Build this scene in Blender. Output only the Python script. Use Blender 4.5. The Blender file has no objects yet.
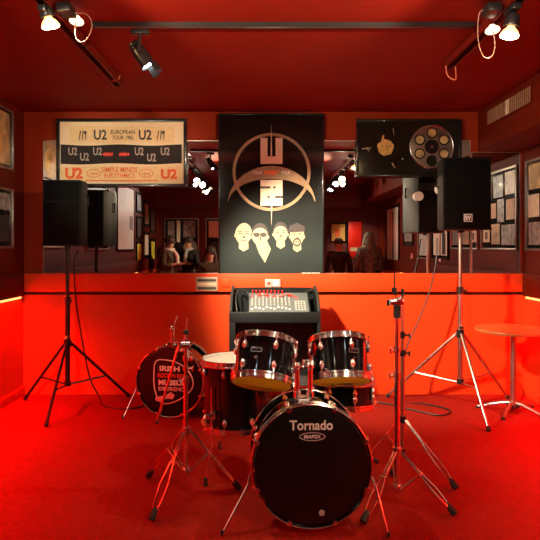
import bpy, bmesh, math, random
from mathutils import Vector, Matrix, Quaternion
random.seed(7)
PI = math.pi
scene = bpy.context.scene
COL = scene.collection
V = Vector
CAMZ = 1.35
F = 540.0

def at(px, py, D):
    """point of the room at depth D seen at photograph position px, py"""
    return V(((px-264)*D/F, D, CAMZ-(py-246)*D/F))

# ------------------------------------------------------------------ materials
MATS = {}
def mat(name, col, rough=0.5, metal=0.0, vary=0.0, vscale=30, bump=0.0, bscale=200, coat=0.0, emit=None, estr=0.0, spec=0.5, trans=0.0, aniso=None, rvary=0.0):
    if name in MATS: return MATS[name]
    m = bpy.data.materials.new(name); m.use_nodes = True
    nt = m.node_tree; b = nt.nodes['Principled BSDF']
    b.inputs['Base Color'].default_value = (*col, 1)
    b.inputs['Roughness'].default_value = rough
    b.inputs['Metallic'].default_value = metal
    b.inputs['Specular IOR Level'].default_value = spec
    b.inputs['Coat Weight'].default_value = coat
    b.inputs['Coat Roughness'].default_value = 0.05
    b.inputs['Transmission Weight'].default_value = trans
    tc = nt.nodes.new('ShaderNodeTexCoord')
    if vary > 0:
        n = nt.nodes.new('ShaderNodeTexNoise'); n.inputs['Scale'].default_value = vscale
        n.inputs['Detail'].default_value = 4
        nt.links.new(tc.outputs['Object'], n.inputs['Vector'])
        r = nt.nodes.new('ShaderNodeValToRGB')
        r.color_ramp.elements[0].position = .3; r.color_ramp.elements[1].position = .7
        r.color_ramp.elements[0].color = (*[c*(1-vary) for c in col], 1)
        r.color_ramp.elements[1].color = (*[min(1, c*(1+vary)) for c in col], 1)
        nt.links.new(n.outputs['Fac'], r.inputs['Fac'])
        nt.links.new(r.outputs['Color'], b.inputs['Base Color'])
    if rvary > 0:
        n = nt.nodes.new('ShaderNodeTexNoise'); n.inputs['Scale'].default_value = 6
        nt.links.new(tc.outputs['Object'], n.inputs['Vector'])
        mr = nt.nodes.new('ShaderNodeMapRange')
        mr.inputs['To Min'].default_value = max(0, rough-rvary); mr.inputs['To Max'].default_value = rough+rvary
        nt.links.new(n.outputs['Fac'], mr.inputs['Value']); nt.links.new(mr.outputs['Result'], b.inputs['Roughness'])
    if bump > 0:
        n = nt.nodes.new('ShaderNodeTexNoise'); n.inputs['Scale'].default_value = bscale
        nt.links.new(tc.outputs['Object'], n.inputs['Vector'])
        bp = nt.nodes.new('ShaderNodeBump'); bp.inputs['Strength'].default_value = bump
        bp.inputs['Distance'].default_value = 0.004
        nt.links.new(n.outputs['Fac'], bp.inputs['Height']); nt.links.new(bp.outputs['Normal'], b.inputs['Normal'])
    if emit:
        b.inputs['Emission Color'].default_value = (*emit, 1)
        b.inputs['Emission Strength'].default_value = estr
    MATS[name] = m
    return m

def gradient_mat(name, stops, zlo, zhi, rough=.25, coat=.5, vary=.3):
    """printed poster: colour stops from bottom to top (object z)"""
    m = bpy.data.materials.new(name); m.use_nodes = True
    nt = m.node_tree; b = nt.nodes['Principled BSDF']
    b.inputs['Roughness'].default_value = rough; b.inputs['Coat Weight'].default_value = coat; b.inputs['Coat Roughness'].default_value = .04
    tc = nt.nodes.new('ShaderNodeTexCoord'); sx = nt.nodes.new('ShaderNodeSeparateXYZ')
    nt.links.new(tc.outputs['Object'], sx.inputs[0])
    mr = nt.nodes.new('ShaderNodeMapRange'); mr.inputs['From Min'].default_value = zlo; mr.inputs['From Max'].default_value = zhi
    n = nt.nodes.new('ShaderNodeTexNoise'); n.inputs['Scale'].default_value = 5; n.inputs['Detail'].default_value = 5
    nt.links.new(tc.outputs['Object'], n.inputs['Vector'])
    ma = nt.nodes.new('ShaderNodeMath'); ma.operation = 'MULTIPLY_ADD'; ma.inputs[1].default_value = vary; 
    nt.links.new(sx.outputs['Z'], mr.inputs['Value'])
    nt.links.new(n.outputs['Fac'], ma.inputs[0]); nt.links.new(mr.outputs['Result'], ma.inputs[2])
    r = nt.nodes.new('ShaderNodeValToRGB')
    while len(r.color_ramp.elements) < len(stops): r.color_ramp.elements.new(.5)
    for e, (p, c) in zip(r.color_ramp.elements, stops):
        e.position = p; e.color = (*c, 1)
    nt.links.new(ma.outputs[0], r.inputs['Fac']); nt.links.new(r.outputs['Color'], b.inputs['Base Color'])
    MATS[name] = m
    return m

M_wall   = mat('red_wall_paint', (.62, .056, .010), .5, vary=.04, spec=.2, vscale=3, bump=.08, bscale=60)
M_upper  = mat('deep_red_wall_paint', (.105, .009, .002), .6, spec=.10, vary=.08, vscale=3, bump=.08, bscale=60)
M_backw  = mat('lamplit_back_wall_red', (.235, .022, .004), .6, spec=.12, vary=.06, vscale=3, bump=.08, bscale=60)  # upper wall paint lightened; the lamps' brightness is put into the colour
M_ceil   = mat('red_ceiling_paint', (.17, .008, .002), .7, vary=.06, spec=.10, vscale=2, bump=.1, bscale=50)
M_floor  = mat('red_carpet', (.21, .012, .006), .9, vary=.16, vscale=45, bump=.35, bscale=300, spec=.1)
M_dark   = mat('dark_shadow_gap', (.05, .006, .004), .8, vary=.1)
M_front  = mat('dark_maroon_wall', (.10, .012, .012), .6, vary=.1, vscale=4)
M_track  = mat('red_painted_track', (.11, .007, .003), .4, vary=.05, spec=.25)
M_black  = mat('black_metal', (.012, .012, .013), .32, vary=.2, vscale=20, spec=.5)
M_bplas  = mat('black_plastic', (.003, .003, .003), .45, vary=.2, vscale=60, bump=.1, bscale=500, spec=.14)
M_grille = mat('speaker_grille_mesh', (.0022, .0022, .0022), .6, vary=.3, vscale=300, bump=.3, bscale=700, spec=.06)
M_rub    = mat('black_rubber', (.012, .012, .012), .75, vary=.2)
M_chrome = mat('chrome', (.86, .85, .84), .17, 1.0, rvary=.05)
M_steel  = mat('brushed_steel', (.55, .53, .50), .3, 1.0, rvary=.08)
M_shell  = mat('gloss_black_lacquer', (.004, .004, .005), .08, coat=.25, spec=.35, rvary=.02)
M_bhead  = mat('black_drum_head', (.004, .003, .003), .3, vary=.1, vscale=8)
M_amber  = mat('amber_drum_head', (.85, .44, .05), .4, vary=.15, vscale=14, trans=0)
M_white  = mat('white_drum_head', (.78, .74, .66), .45, vary=.06, vscale=10)
M_print  = mat('white_print', (.85, .83, .80), .5, vary=.03)
M_redpr  = mat('red_print', (.75, .05, .02), .5, vary=.04)
M_cream  = mat('cream_scarf_cloth', (.72, .56, .30), .8, vary=.08, vscale=25, bump=.3, bscale=300)
M_mount  = mat('cream_mount_board', (.74, .62, .40), .7, vary=.04)
M_blkcl  = mat('black_scarf_cloth', (.015, .013, .014), .85, vary=.2, bump=.3, bscale=300)
M_orpr   = mat('orange_red_print', (.68, .12, .03), .7, vary=.15, vscale=60)
M_dkpr   = mat('charcoal_print', (.05, .045, .05), .7, vary=.1)
M_gypr   = mat('grey_print', (.36, .34, .32), .7, vary=.1)
M_frame  = mat('black_picture_frame', (.010, .009, .009), .25, coat=.4, vary=.1)
M_sframe = mat('silver_picture_frame', (.50, .46, .40), .3, .9, vary=.08)
M_gold   = mat('gold_print', (.62, .42, .13), .4, .3, vary=.25, vscale=30)
M_bronze = mat('bronze_print', (.30, .20, .11), .45, vary=.3, vscale=6)
M_tanp   = mat('pale_tan_print', (.78, .66, .52), .5, vary=.06)
M_face   = mat('pale_portrait_print', (.36, .36, .25), .55, vary=.12, vscale=50)
M_orange = mat('orange_print', (.95, .16, .005), .5, vary=.05)
M_paper  = mat('aged_paper', (.62, .54, .40), .8, vary=.12, vscale=20)
M_photo  = mat('dark_photograph', (.035, .032, .035), .3, vary=.6, vscale=25, coat=.5)
M_photo2 = mat('grey_photograph', (.24, .23, .22), .3, vary=.7, vscale=18, coat=.5)
M_brown  = mat('sepia_photograph', (.40, .29, .13), .35, vary=.55, vscale=9, coat=.5)
M_bmat   = mat('black_mount_board', (.010, .010, .008), .12, vary=.2, spec=.4)
M_grey   = mat('grey_mixer_panel', (.10, .12, .13), .4, vary=.05)
M_knob   = mat('pale_knob_plastic', (.34, .36, .36), .4, vary=.05)
M_desk   = mat('charcoal_desk_laminate', (.010, .013, .015), .38, vary=.15, vscale=12, spec=.15)
M_redpl  = mat('red_plastic', (.70, .02, .01), .35, vary=.03)
M_beige  = mat('beige_plastic', (.40, .34, .26), .5, vary=.05)
M_wood   = mat('orange_brown_table_top', (.42, .13, .035), .35, vary=.15, vscale=8)
M_silvd  = mat('silver_reel_metal', (.42, .37, .32), .28, .95, vary=.2, vscale=12)
M_cable  = mat('black_cable_rubber', (.012, .010, .010), .5, vary=.1)
M_wcable = mat('white_cable_rubber', (.32, .17, .12), .5, vary=.05)
M_pinkc  = mat('pale_red_cable_rubber', (.60, .16, .09), .5, vary=.05)
M_led    = mat('lit_red_strip', (.8, .2, .1), .5, emit=(1, .42, .12), estr=2.2)
M_bulb   = mat('lit_warm_bulb', (.9, .8, .6), .3, emit=(1, .60, .25), estr=90)
M_bulbn  = mat('lit_bulb_neck', (.9, .75, .5), .2, emit=(1, .45, .12), estr=3.5)
M_lens   = mat('lit_cool_lens', (.9, .9, .9), .3, emit=(.80, .95, 1), estr=50)
M_lensw  = mat('lit_warm_lens', (.9, .9, .9), .3, emit=(1, .80, .52), estr=50)
M_dimlen = mat('pale_pink_lens', (.85, .60, .48), .3, vary=.04, emit=(1, .72, .55), estr=1.6)
M_skin   = mat('skin', (.55, .33, .24), .5, vary=.05)
M_hairb  = mat('brown_hair', (.035, .022, .016), .6, vary=.3, vscale=60, bump=.5)
M_hairg  = mat('grey_hair', (.24, .23, .21), .6, vary=.4, vscale=50, bump=.6)
M_coatb  = mat('brown_coat_cloth', (.075, .048, .032), .85, vary=.2, bump=.4)
M_coatd  = mat('dark_coat_cloth', (.018, .017, .02), .85, vary=.2, bump=.4)
M_coatg  = mat('grey_patterned_cloth', (.16, .17, .16), .85, vary=.7, vscale=22, bump=.4)
M_scarf  = mat('pale_grey_scarf_cloth', (.42, .45, .43), .9, vary=.15, bump=.4)
M_yellow = mat('yellow_print', (.80, .72, .05), .5, vary=.08)
M_bigpic = mat('cream_poster_paper', (.80, .78, .68), .35, vary=.06, vscale=3, coat=.6)

m = bpy.data.materials.new('mirror_glass'); m.use_nodes = True
nt = m.node_tree; b = nt.nodes['Principled BSDF']
b.inputs['Base Color'].default_value = (.80, .78, .76, 1); b.inputs['Metallic'].default_value = 1; b.inputs['Roughness'].default_value = 0.0
MATS['mirror_glass'] = m; M_mirror = m
def translucent(m, col, fac):
    nt = m.node_tree; b = nt.nodes['Principled BSDF']; out = nt.nodes['Material Output']
    tr = nt.nodes.new('ShaderNodeBsdfTranslucent'); tr.inputs['Color'].default_value = (*col, 1)
    mx = nt.nodes.new('ShaderNodeMixShader'); mx.inputs[0].default_value = fac
    nt.links.new(b.outputs[0], mx.inputs[1]); nt.links.new(tr.outputs[0], mx.inputs[2]); nt.links.new(mx.outputs[0], out.inputs['Surface'])
M_whites = mat('solid_white_drum_head', (.85, .82, .76), .5, vary=.05)
translucent(M_amber, (.98, .66, .14), .8)
translucent(M_white, (.97, .95, .90), .75)

# ------------------------------------------------------------------ mesh helper
def frame_from(d):
    d = d.normalized()
    a = V((0, 0, 1)) if abs(d.z) < .9 else V((1, 0, 0))
    u = a.cross(d).normalized(); w = d.cross(u)
    return u, w

class MB:
    def __init__(s): s.bm = bmesh.new()
    def box(s, c, size, rot=None, bev=0.0):
        g = bmesh.ops.create_cube(s.bm, size=1)['verts']
        M = Matrix.Translation(c) @ (rot.to_4x4() if rot else Matrix.Identity(4)) @ Matrix.Diagonal((*size, 1))
        bmesh.ops.transform(s.bm, matrix=M, verts=g)
        if bev > 0:
            es = list({e for v in g for e in v.link_edges})
            bmesh.ops.bevel(s.bm, geom=es, offset=bev, segments=2, affect='EDGES', profile=.5)
        return s
    def box2(s, a, b, bev=0.0):
        a = V(a); b = V(b)
        return s.box((a+b)/2, [abs(b[i]-a[i]) for i in range(3)], bev=bev)
    def ringverts(s, c, u, w, r, n):
        return [s.bm.verts.new(c + u*(r*math.cos(2*PI*i/n)) + w*(r*math.sin(2*PI*i/n))) for i in range(n)]
    def loft(s, rings, closed0=True, closed1=True):
        n = len(rings[0])
        for a, b in zip(rings, rings[1:]):
            for i in range(n):
                s.bm.faces.new((a[i], a[(i+1) % n], b[(i+1) % n], b[i]))
        if closed0: s.bm.faces.new(list(reversed(rings[0])))
        if closed1: s.bm.faces.new(rings[-1])
        return s
    def cyl(s, p0, p1, r0, r1=None, n=20):
        p0 = V(p0); p1 = V(p1); r1 = r0 if r1 is None else r1
        u, w = frame_from(p1-p0)
        return s.loft([s.ringverts(p0, u, w, r0, n), s.ringverts(p1, u, w, r1, n)])
    def tube(s, pts, r, n=8, smooth=0):
        pts = [V(p) for p in pts]
        if smooth: pts = spline(pts, smooth)
        rs = r if isinstance(r, (list, tuple)) else [r]*len(pts)
        d = (pts[1]-pts[0]).normalized(); u, w = frame_from(d)
        rings = []
        for i, p in enumerate(pts):
            if i == 0: t = pts[1]-pts[0]
            elif i == len(pts)-1: t = pts[-1]-pts[-2]
            else: t = (pts[i+1]-pts[i]).normalized()+(pts[i]-pts[i-1]).normalized()
            t = t.normalized() if t.length > 1e-9 else d
            q = d.rotation_difference(t); u = q @ u; w = q @ w; d = t
            rings.append(s.ringverts(p, u, w, rs[i], n))
        return s.loft(rings)
    def sphere(s, c, r, sc=(1, 1, 1), seg=16, rot=None):
        g = bmesh.ops.create_uvsphere(s.bm, u_segments=seg, v_segments=max(6, seg//2), radius=r)['verts']
        M = Matrix.Translation(c) @ (rot.to_4x4() if rot else Matrix.Identity(4)) @ Matrix.Diagonal((*sc, 1))
        bmesh.ops.transform(s.bm, matrix=M, verts=g); return s
    def lathe(s, c, axis, prof, n=48, loop=False):
        """prof: list of (distance along axis, radius)"""
        c = V(c); axis = V(axis).normalized(); u, w = frame_from(axis)
        rings = [s.ringverts(c+axis*h, u, w, max(r, 1e-5), n) for h, r in prof]
        if loop:
            rings.append(rings[0]); s.loft(rings, False, False)
        else: s.loft(rings)
        return s
    def torus(s, c, axis, R, r, n=48, k=8):
        prof = [(r*math.sin(2*PI*i/k), R+r*math.cos(2*PI*i/k)) for i in range(k)]
        return s.lathe(c, axis, prof, n, loop=True)
    def prism(s, pts, d, o=(0, 0, 0), ux=(1, 0, 0), uy=(0, 0, 1), holes=None):
        """flat outline pts (2-D) extruded by d along ux x uy"""
        o = V(o); ux = V(ux).normalized(); uy = V(uy).normalized(); nz = ux.cross(uy).normalized()
        A = [s.bm.verts.new(o+ux*p[0]+uy*p[1]) for p in pts]
        B = [s.bm.verts.new(o+ux*p[0]+uy*p[1]+nz*d) for p in pts]
        n = len(pts)
        fa = s.bm.faces.new(list(reversed(A))); fb = s.bm.faces.new(B)
        for i in range(n): s.bm.faces.new((A[i], A[(i+1) % n], B[(i+1) % n], B[i]))
        return s
    def strip(s, inner, outer, d, o, ux=(1, 0, 0), uy=(0, 0, 1), close=False):
        """band between two outlines, extruded"""
        o = V(o); ux = V(ux).normalized(); uy = V(uy).normalized(); nz = ux.cross(uy).normalized()
        def mk(p, k): return s.bm.verts.new(o+ux*p[0]+uy*p[1]+nz*k)
        I0 = [mk(p, 0) for p in inner]; I1 = [mk(p, d) for p in inner]
        O0 = [mk(p, 0) for p in outer]; O1 = [mk(p, d) for p in outer]
        n = len(inner)
        for i in range(n if close else n-1):
            j = (i+1) % n
            for q in ((I1[i], I1[j], O1[j], O1[i]), (I0[j], I0[i], O0[i], O0[j]), (O0[i], O1[i], O1[j], O0[j]), (I0[i], I0[j], I1[j], I1[i])):
                try: s.bm.faces.new(q)
                except ValueError: pass
        return s
    def mesh(s, me, M):
        t = bmesh.new(); t.from_mesh(me); t.transform(M)
        tmp = bpy.data.meshes.new('tmp'); t.to_mesh(tmp); t.free()
        s.bm.from_mesh(tmp); bpy.data.meshes.remove(tmp); return s
    def xf(s, M):
        s.bm.transform(M); return s
    def build(s, name, material, parent=None, origin=None, smooth=True, mods=None):
        bmesh.ops.recalc_face_normals(s.bm, faces=s.bm.faces)
        root = parent; off = V((0, 0, 0))
        if parent is not None:
            while root.parent: root = root.parent
            off = V(root['_o'])
        else:
            if origin is None:
                xs = [v.co for v in s.bm.verts]
                origin = V(((min(v.x for v in xs)+max(v.x for v in xs))/2, (min(v.y for v in xs)+max(v.y for v in xs))/2, min(v.z for v in xs)))
            off = V(origin)
        s.bm.transform(Matrix.Translation(-off))
        me = bpy.data.meshes.new(name); s.bm.to_mesh(me); s.bm.free()
        if smooth:
            me.polygons.foreach_set('use_smooth', [True]*len(me.polygons))
            me.set_sharp_from_angle(angle=math.radians(35))
        me.materials.append(material)
        o = bpy.data.objects.new(name, me); COL.objects.link(o)
        if parent is not None: o.parent = parent
        else: o.location = off; o['_o'] = tuple(off)
        return o

def spline(pts, k=6):
    out = []
    P = [pts[0]]+list(pts)+[pts[-1]]
    for i in range(1, len(P)-2):
        a, b, c, d = P[i-1], P[i], P[i+1], P[i+2]
        for j in range(k):
            t = j/k
            out.append(.5*((2*b)+(c-a)*t+(2*a-5*b+4*c-d)*t*t+(3*b-a-3*c+d)*t**3))
    out.append(P[-2])
    return out

def thing(name, label, cat, loc, group=None):
    o = bpy.data.objects.new(name, None); COL.objects.link(o)
    o.location = loc; o['_o'] = tuple(loc); o.empty_display_size = .1
    o['label'] = label; o['category'] = cat
    if group: o['group'] = group
    return o
def tag(o, label, cat, group=None):
    o['label'] = label; o['category'] = cat
    if group: o['group'] = group
    return o
def struct(o): o['kind'] = 'structure'; return o
def lab(o, t): o['label'] = t; return o

def text_mesh(txt, w=None, h=None, depth=.002, bold=0.0, spacing=1.0):
    """mesh of lettering in its XY plane, lower left at 0,0, fitted to w and h"""
    c = bpy.data.curves.new('t', 'FONT'); c.body = txt; c.size = 1; c.offset = bold; c.space_character = spacing
    c.extrude = 0.01; c.resolution_u = 4
    o = bpy.data.objects.new('t', c); COL.objects.link(o)
    dg = bpy.context.evaluated_depsgraph_get(); dg.update()
    me = bpy.data.meshes.new_from_object(o.evaluated_get(dg))
    bpy.data.objects.remove(o); bpy.data.curves.remove(c)
    xs = [v.co.x for v in me.vertices]; ys = [v.co.y for v in me.vertices]
    x0, x1, y0, y1 = min(xs), max(xs), min(ys), max(ys)
    sx = w/(x1-x0) if w else None; sy = h/(y1-y0) if h else None
    sx = sx or sy; sy = sy or sx
    me.transform(Matrix.Diagonal((sx, sy, depth/.02, 1)) @ Matrix.Translation((-x0, -y0, .01)))
    return me
RX = Matrix.Rotation(PI/2, 4, 'X')
def add_text(mb, txt, x, y, z, w=None, h=None, bold=0.0, depth=.002, spacing=1.0, M=None):
    """lettering facing -Y with lower-left corner at x,z on plane y"""
    me = text_mesh(txt, w, h, depth, bold, spacing)
    mb.mesh(me, (M or Matrix.Identity(4)) @ Matrix.Translation((x, y, z)) @ RX)
    bpy.data.meshes.remove(me); return mb

# ------------------------------------------------------------------ the room
XL, XR, YB, YF, H = -2.20, 2.37, 4.95, -1.40, 2.58
T = .12
struct(MB().box2((XL-.3, YF-.3, -.1), (XR+.3, YB+.3, 0)).build('floor', M_floor))
struct(MB().box2((XL-.3, YF-.3, H), (XR+.3, YB+.3, H+.1)).build('ceiling', M_ceil))
struct(MB().box2((XL-.3, YB, 0), (XR+.3, YB+T, H)).build('wall_back', M_backw))
struct(MB().box2((XL-T, YF, 0), (XL, YB, H)).build('wall_left', M_upper))
struct(MB().box2((XR, YF, 0), (XR+T, YB, H)).build('wall_right', M_upper))
struct(MB().box2((XL-.3, YF-T, 0), (XR+.3, YF, H)).build('wall_front', M_front))
# bright red dado on all sides: lower panels, dark groove, ledge band
struct(MB().box2((XL, 4.91, 0), (XR, YB, .905)).build('trim_1', M_wall))
struct(MB().box2((XL, 4.935, .905), (XR, YB, .935)).build('trim_2', M_dark))
struct(MB().box2((XL, 4.88, .935), (XR, YB, 1.10), bev=.004).build('trim_3', M_wall))
struct(MB().box2((XL, YF, 0), (XL+.012, 4.91, .90)).build('trim_4', M_wall))
struct(MB().box2((XR-.012, YF, 0), (XR, 4.91, .90)).build('trim_5', M_wall))
struct(MB().box2((XL, YF, .90), (XL+.035, 4.88, 1.10), bev=.003).build('trim_6', M_upper))
struct(MB().box2((XR-.035, YF, .90), (XR, 4.88, 1.10), bev=.003).build('trim_7', M_upper))
struct(MB().box2((XL+.012, YF, 0), (XL+.026, 4.91, .075), bev=.003).build('baseboard_left', M_wall))
struct(MB().box2((XR-.026, YF, 0), (XR-.012, 4.91, .075), bev=.003).build('baseboard_right', M_wall))
# bulkhead along the right wall under the ceiling, and one over the far end behind the camera
struct(MB().box2((1.96, YF, 2.22), (XR, YB, H)).build('trim_8', M_upper))
struct(MB().box2((XL, YF, 2.14), (1.96, -1.0, H)).build('trim_9', M_front))

LED = 110
# lit strips under the side ledges
for sx, side in ((XL, 'left'), (XR, 'right')):
    d = 1 if sx < 0 else -1
    o = MB().box2((sx+d*.013, .6, .880), (sx+d*.030, 4.83, .899)).build('light_strip', M_led)
    L = bpy.data.lights.new('strip_light', 'AREA'); L.shape = 'RECTANGLE'; L.size = .025; L.size_y = 4.2; L.energy = LED; L.color = (1, .003, .0008); L.spread = math.radians(135)
    lo = bpy.data.objects.new('strip_light', L); COL.objects.link(lo); lo.location = (sx+d*.035, 2.73, .877)
    lo.rotation_euler = (0, -d*math.radians(12), 0)
    tag(o, f'glowing orange-red light strip under the ledge of the {side} wall', 'light strip')

# mirrors
def mirror(x0, x1, z0, z1, label):
    t = thing('wall_mirror', label, 'mirror', ((x0+x1)/2, 4.945, z0))
    MB().box2((x0, 4.942, z0), (x1, 4.949, z1)).build('glass', M_mirror, t, smooth=False)
    e = MB()
    for a, b in (((x0-.006, z0), (x0, z1)), ((x1, z0), (x1+.006, z1)), ((x0, z1), (x1, z1+.006))):
        e.box2((a[0], 4.940, a[1]), (b[0], 4.9495, b[1]))
    e.build('edge_trim', M_sframe, t)
mirror(-2.015, 1.885, 1.101, 2.31, 'wide wall mirror behind the poster, reflecting the people and lamps of the room')
mirror(1.905, 2.340, 1.101, 2.205, 'narrow mirror panel in the right corner, reflecting a collage frame')

M_slat = mat('dusty_brown_slat', (.24, .13, .07), .6, vary=.2)
# ------------------------------------------------------------------ ventilation grille on the bulkhead
t = thing('ventilation_grille', 'slatted ventilation grille on the bulkhead under the ceiling at right', 'vent', (1.955, 4.3, 2.40))
z0, z1, y0, y1 = 2.405, 2.525, 3.95, 4.72
g = MB()
g.box2((1.948, y0-.015, z0-.012), (1.959, y1+.015, z0)); g.box2((1.948, y0-.015, z1), (1.959, y1+.015, z1+.012))
g.box2((1.948, y0-.015, z0), (1.959, y0, z1)); g.box2((1.948, y1, z0), (1.959, y1+.015, z1))
g.build('frame', M_upper, t)
MB().box2((1.956, y0, z0), (1.9595, y1, z1)).build('backing', M_dark, t)
n = 24
for i in range(n):
    y = y0+(i+.5)*(y1-y0)/n
    o = MB().box((1.952, y, (z0+z1)/2), (.004, .010, z1-z0), Matrix.Rotation(math.radians(20), 3, 'Z')).build('slat', M_paper if i in (11, 12) else M_slat, t)

# ------------------------------------------------------------------ ceiling tracks
def track(x0, y0, x1, y1, label, m, w=.036, h=.034, group=None):
    a = V((x0, y0, H)); b = V((x1, y1, H)); d = (b-a).normalized(); n = V((-d.y, d.x, 0))
    t = thing('lighting_track', label, 'lighting track', ((x0+x1)/2, (y0+y1)/2, H-h))
    def rail(o0, o1, zz0, zz1):
        mb = MB(); mb.prism([(o0, zz0), (o1, zz0), (o1, zz1), (o0, zz1)], (b-a).length, a, n, (0, 0, 1))
        # prism extrudes along n x z
        return mb
    ext = (n.cross(V((0, 0, 1)))).normalized()
    base = a if ext.dot(d) > 0 else b
    def rail(o0, o1, zz0, zz1):
        return MB().prism([(o0, zz0), (o1, zz0), (o1, zz1), (o0, zz1)], (b-a).length, base, n, (0, 0, 1))
    rail(-w/2, w/2, -.012, -.0005).build('channel_back', m, t)
    for sgn in (-1, 1):
        rail(*sorted((sgn*w/2, sgn*(w/2-.008))), -h, -.012).build('side_rail', m, t)
    for p, q in ((a, d), (b, -d)):
        MB().box(p+q*(-.006)+V((0, 0, -h/2)), (w+.004 if abs(d.y) > .5 else .012, .012 if abs(d.y) > .5 else w+.004, h-.002)).build('end_cap', m, t)
    rail(-.003, .003, -.024, -.012).build('conductor', M_steel, t)
track(-1.08, -.95, -1.08, 4.0, 'long red-painted ceiling track on the left, running towards the mirror', M_track, w=.06, h=.05)
track(1.23, -.95, 1.23, 3.6, 'long red-painted ceiling track on the right, running towards the mirror', M_track, w=.06, h=.05)
track(-.93, 2.98, 1.15, 2.98, 'thin black ceiling track crossing between the two red tracks', M_black, h=.024)

# ------------------------------------------------------------------ lamps
def spot_light(loc, target, energy, col, size, blend=.6, rad=.045):
    L = bpy.data.lights.new('spot', 'SPOT'); L.energy = energy; L.color = col; L.spot_size = math.radians(size)
    L.spot_blend = blend; L.shadow_soft_size = rad
    o = bpy.data.objects.new('spot', L); COL.objects.link(o); o.location = loc
    o.rotation_euler = (V(target)-V(loc)).to_track_quat('-Z', 'Y').to_euler()
    return o

def par_lamp(x, y, ztop, target, label, energy, col, size=75, m=M_bulb, qz=2.485):
    """bare reflector bulb in a black lampholder hung from a track"""
    ztr = ztop
    t = thing('track_lamp', label, 'spotlight', (x, y, 2.36))
    MB().box2((x-.022, y-.05, ztr-.030), (x+.022, y+.05, ztr-.001), bev=.004).build('track_adapter', M_black, t)
    p = V((x, y, ztr-.03)); q = V((x, y, qz))
    MB().cyl(p, q, .008).build('stem', M_black, t)
    d = (V(target)-q).normalized(); d = (d*.45+V((0, 0, -1))*.7).normalized()
    MB().lathe(q-d*.02, d, [(0, .012), (.004, .030), (.050, .038), (.058, .036), (.058, .020)], 28).build('lampholder', M_black, t)
    c = q+d*.035
    MB().lathe(c, d, [(0, .016), (.010, .019), (.024, .034), (.036, .041), (.046, .043), (.046, .002)], 32).build('bulb', M_bulbn, t)
    MB().lathe(c+d*.0465, d, [(0, .002), (0, .0425), (.007, .042), (.012, .032), (.013, .002)], 32).build('bulb_face', m, t)
    if energy: spot_light(c+d*.095, target, energy, col, size)

def can_spot(x, y, ztop, target, label, energy, col, size=55, m=M_lens, drop=.12, L=.17, R=.042, ax=None):
    """black cylindrical spotlight with yoke and glare shield"""
    t = thing('spotlight', label, 'spotlight', (x, y, ztop-.3))
    MB().box2((x-.05, y-.018, ztop-.028), (x+.05, y+.018, ztop-.001), bev=.004).build('track_adapter', M_black, t)
    piv = V((x, y, ztop-drop))
    d = V(ax).normalized() if ax else (V(target)-piv).normalized()
    side = d.cross(V((0, 0, 1))).normalized(); up = side.cross(d)
    MB().cyl((x, y, ztop-.028), (x, y, ztop-.028-(drop-.028)*.35), .009).build('stem', M_black, t)
    top = V((x, y, ztop-.028-(drop-.028)*.35))
    y_ = MB()
    for sg in (-1, 1):
        y_.tube([top, top+side*sg*(R+.012), piv+side*sg*(R+.012)], .005, 8)
        y_.cyl(piv+side*sg*(R+.018), piv+side*sg*(R-.004), .011)
    y_.build('yoke', M_black, t)
    MB().lathe(piv-d*.07, d, [(0, .012), (.006, .030), (.05, .036), (.06, R), (.07+L*.35, R), (.07+L*.45, R*1.12), (.07+L*.45, R*1.04), (.08+L*.3, R*.9), (.08+L*.3, .004)], 32).build('housing', M_black, t)
    f = MB()
    for k in range(4): f.torus(piv-d*(.045-k*.018), d, .036, .003, 28, 6)
    f.build('cooling_fin', M_black, t)
    MB().lathe(piv+d*(.012+L*.3), d, [(0, .002), (0, R*.86), (.008, R*.86), (.012, R*.5), (.013, .002)], 28).build('lens', m, t)
    s = MB()
    e = piv+d*(L*.45)
    # half-round glare shield over the opening, plus two flaps
    for k0, k1 in ((0, 12),):
        pin = []; 
        ring0 = []; ring1 = []
        for i in range(13):
            a = PI*i/12+.15
            v = side*math.cos(a)+up*math.sin(a)
            ring0.append(e+v*R*1.10); ring1.append(e+v*R*1.30+d*.055)
        v0 = [s.bm.verts.new(p) for p in ring0]; v1 = [s.bm.verts.new(p) for p in ring1]
        w0 = [s.bm.verts.new(p+(p-e).normalized()*.002) for p in ring0]; w1 = [s.bm.verts.new(p+(p-e).normalized()*.002) for p in ring1]
        for i in range(12):
            s.bm.faces.new((v0[i], v0[i+1], v1[i+1], v1[i])); s.bm.faces.new((w0[i+1], w0[i], w1[i], w1[i+1]))
            s.bm.faces.new((v1[i], v1[i+1], w1[i+1], w1[i])); s.bm.faces.new((v0[i+1], v0[i], w0[i], w0[i+1]))
    s.build('glare_shield', M_black, t)
    if energy: spot_light(piv+d*(L*.45+.075), target, energy, col, size)
    return t

WARM = (1, .75, .48)
par_lamp(-1.085, 2.68, H-.05, (.45, 4.95, .6), 'glowing warm bulb hanging from the left ceiling track', 125, WARM, 42, qz=2.528)
par_lamp(1.225, 2.66, H-.05, (.30, 3.1, .45), 'glowing warm bulb hanging from the right ceiling track', 90, WARM, 40, qz=2.47)
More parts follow.
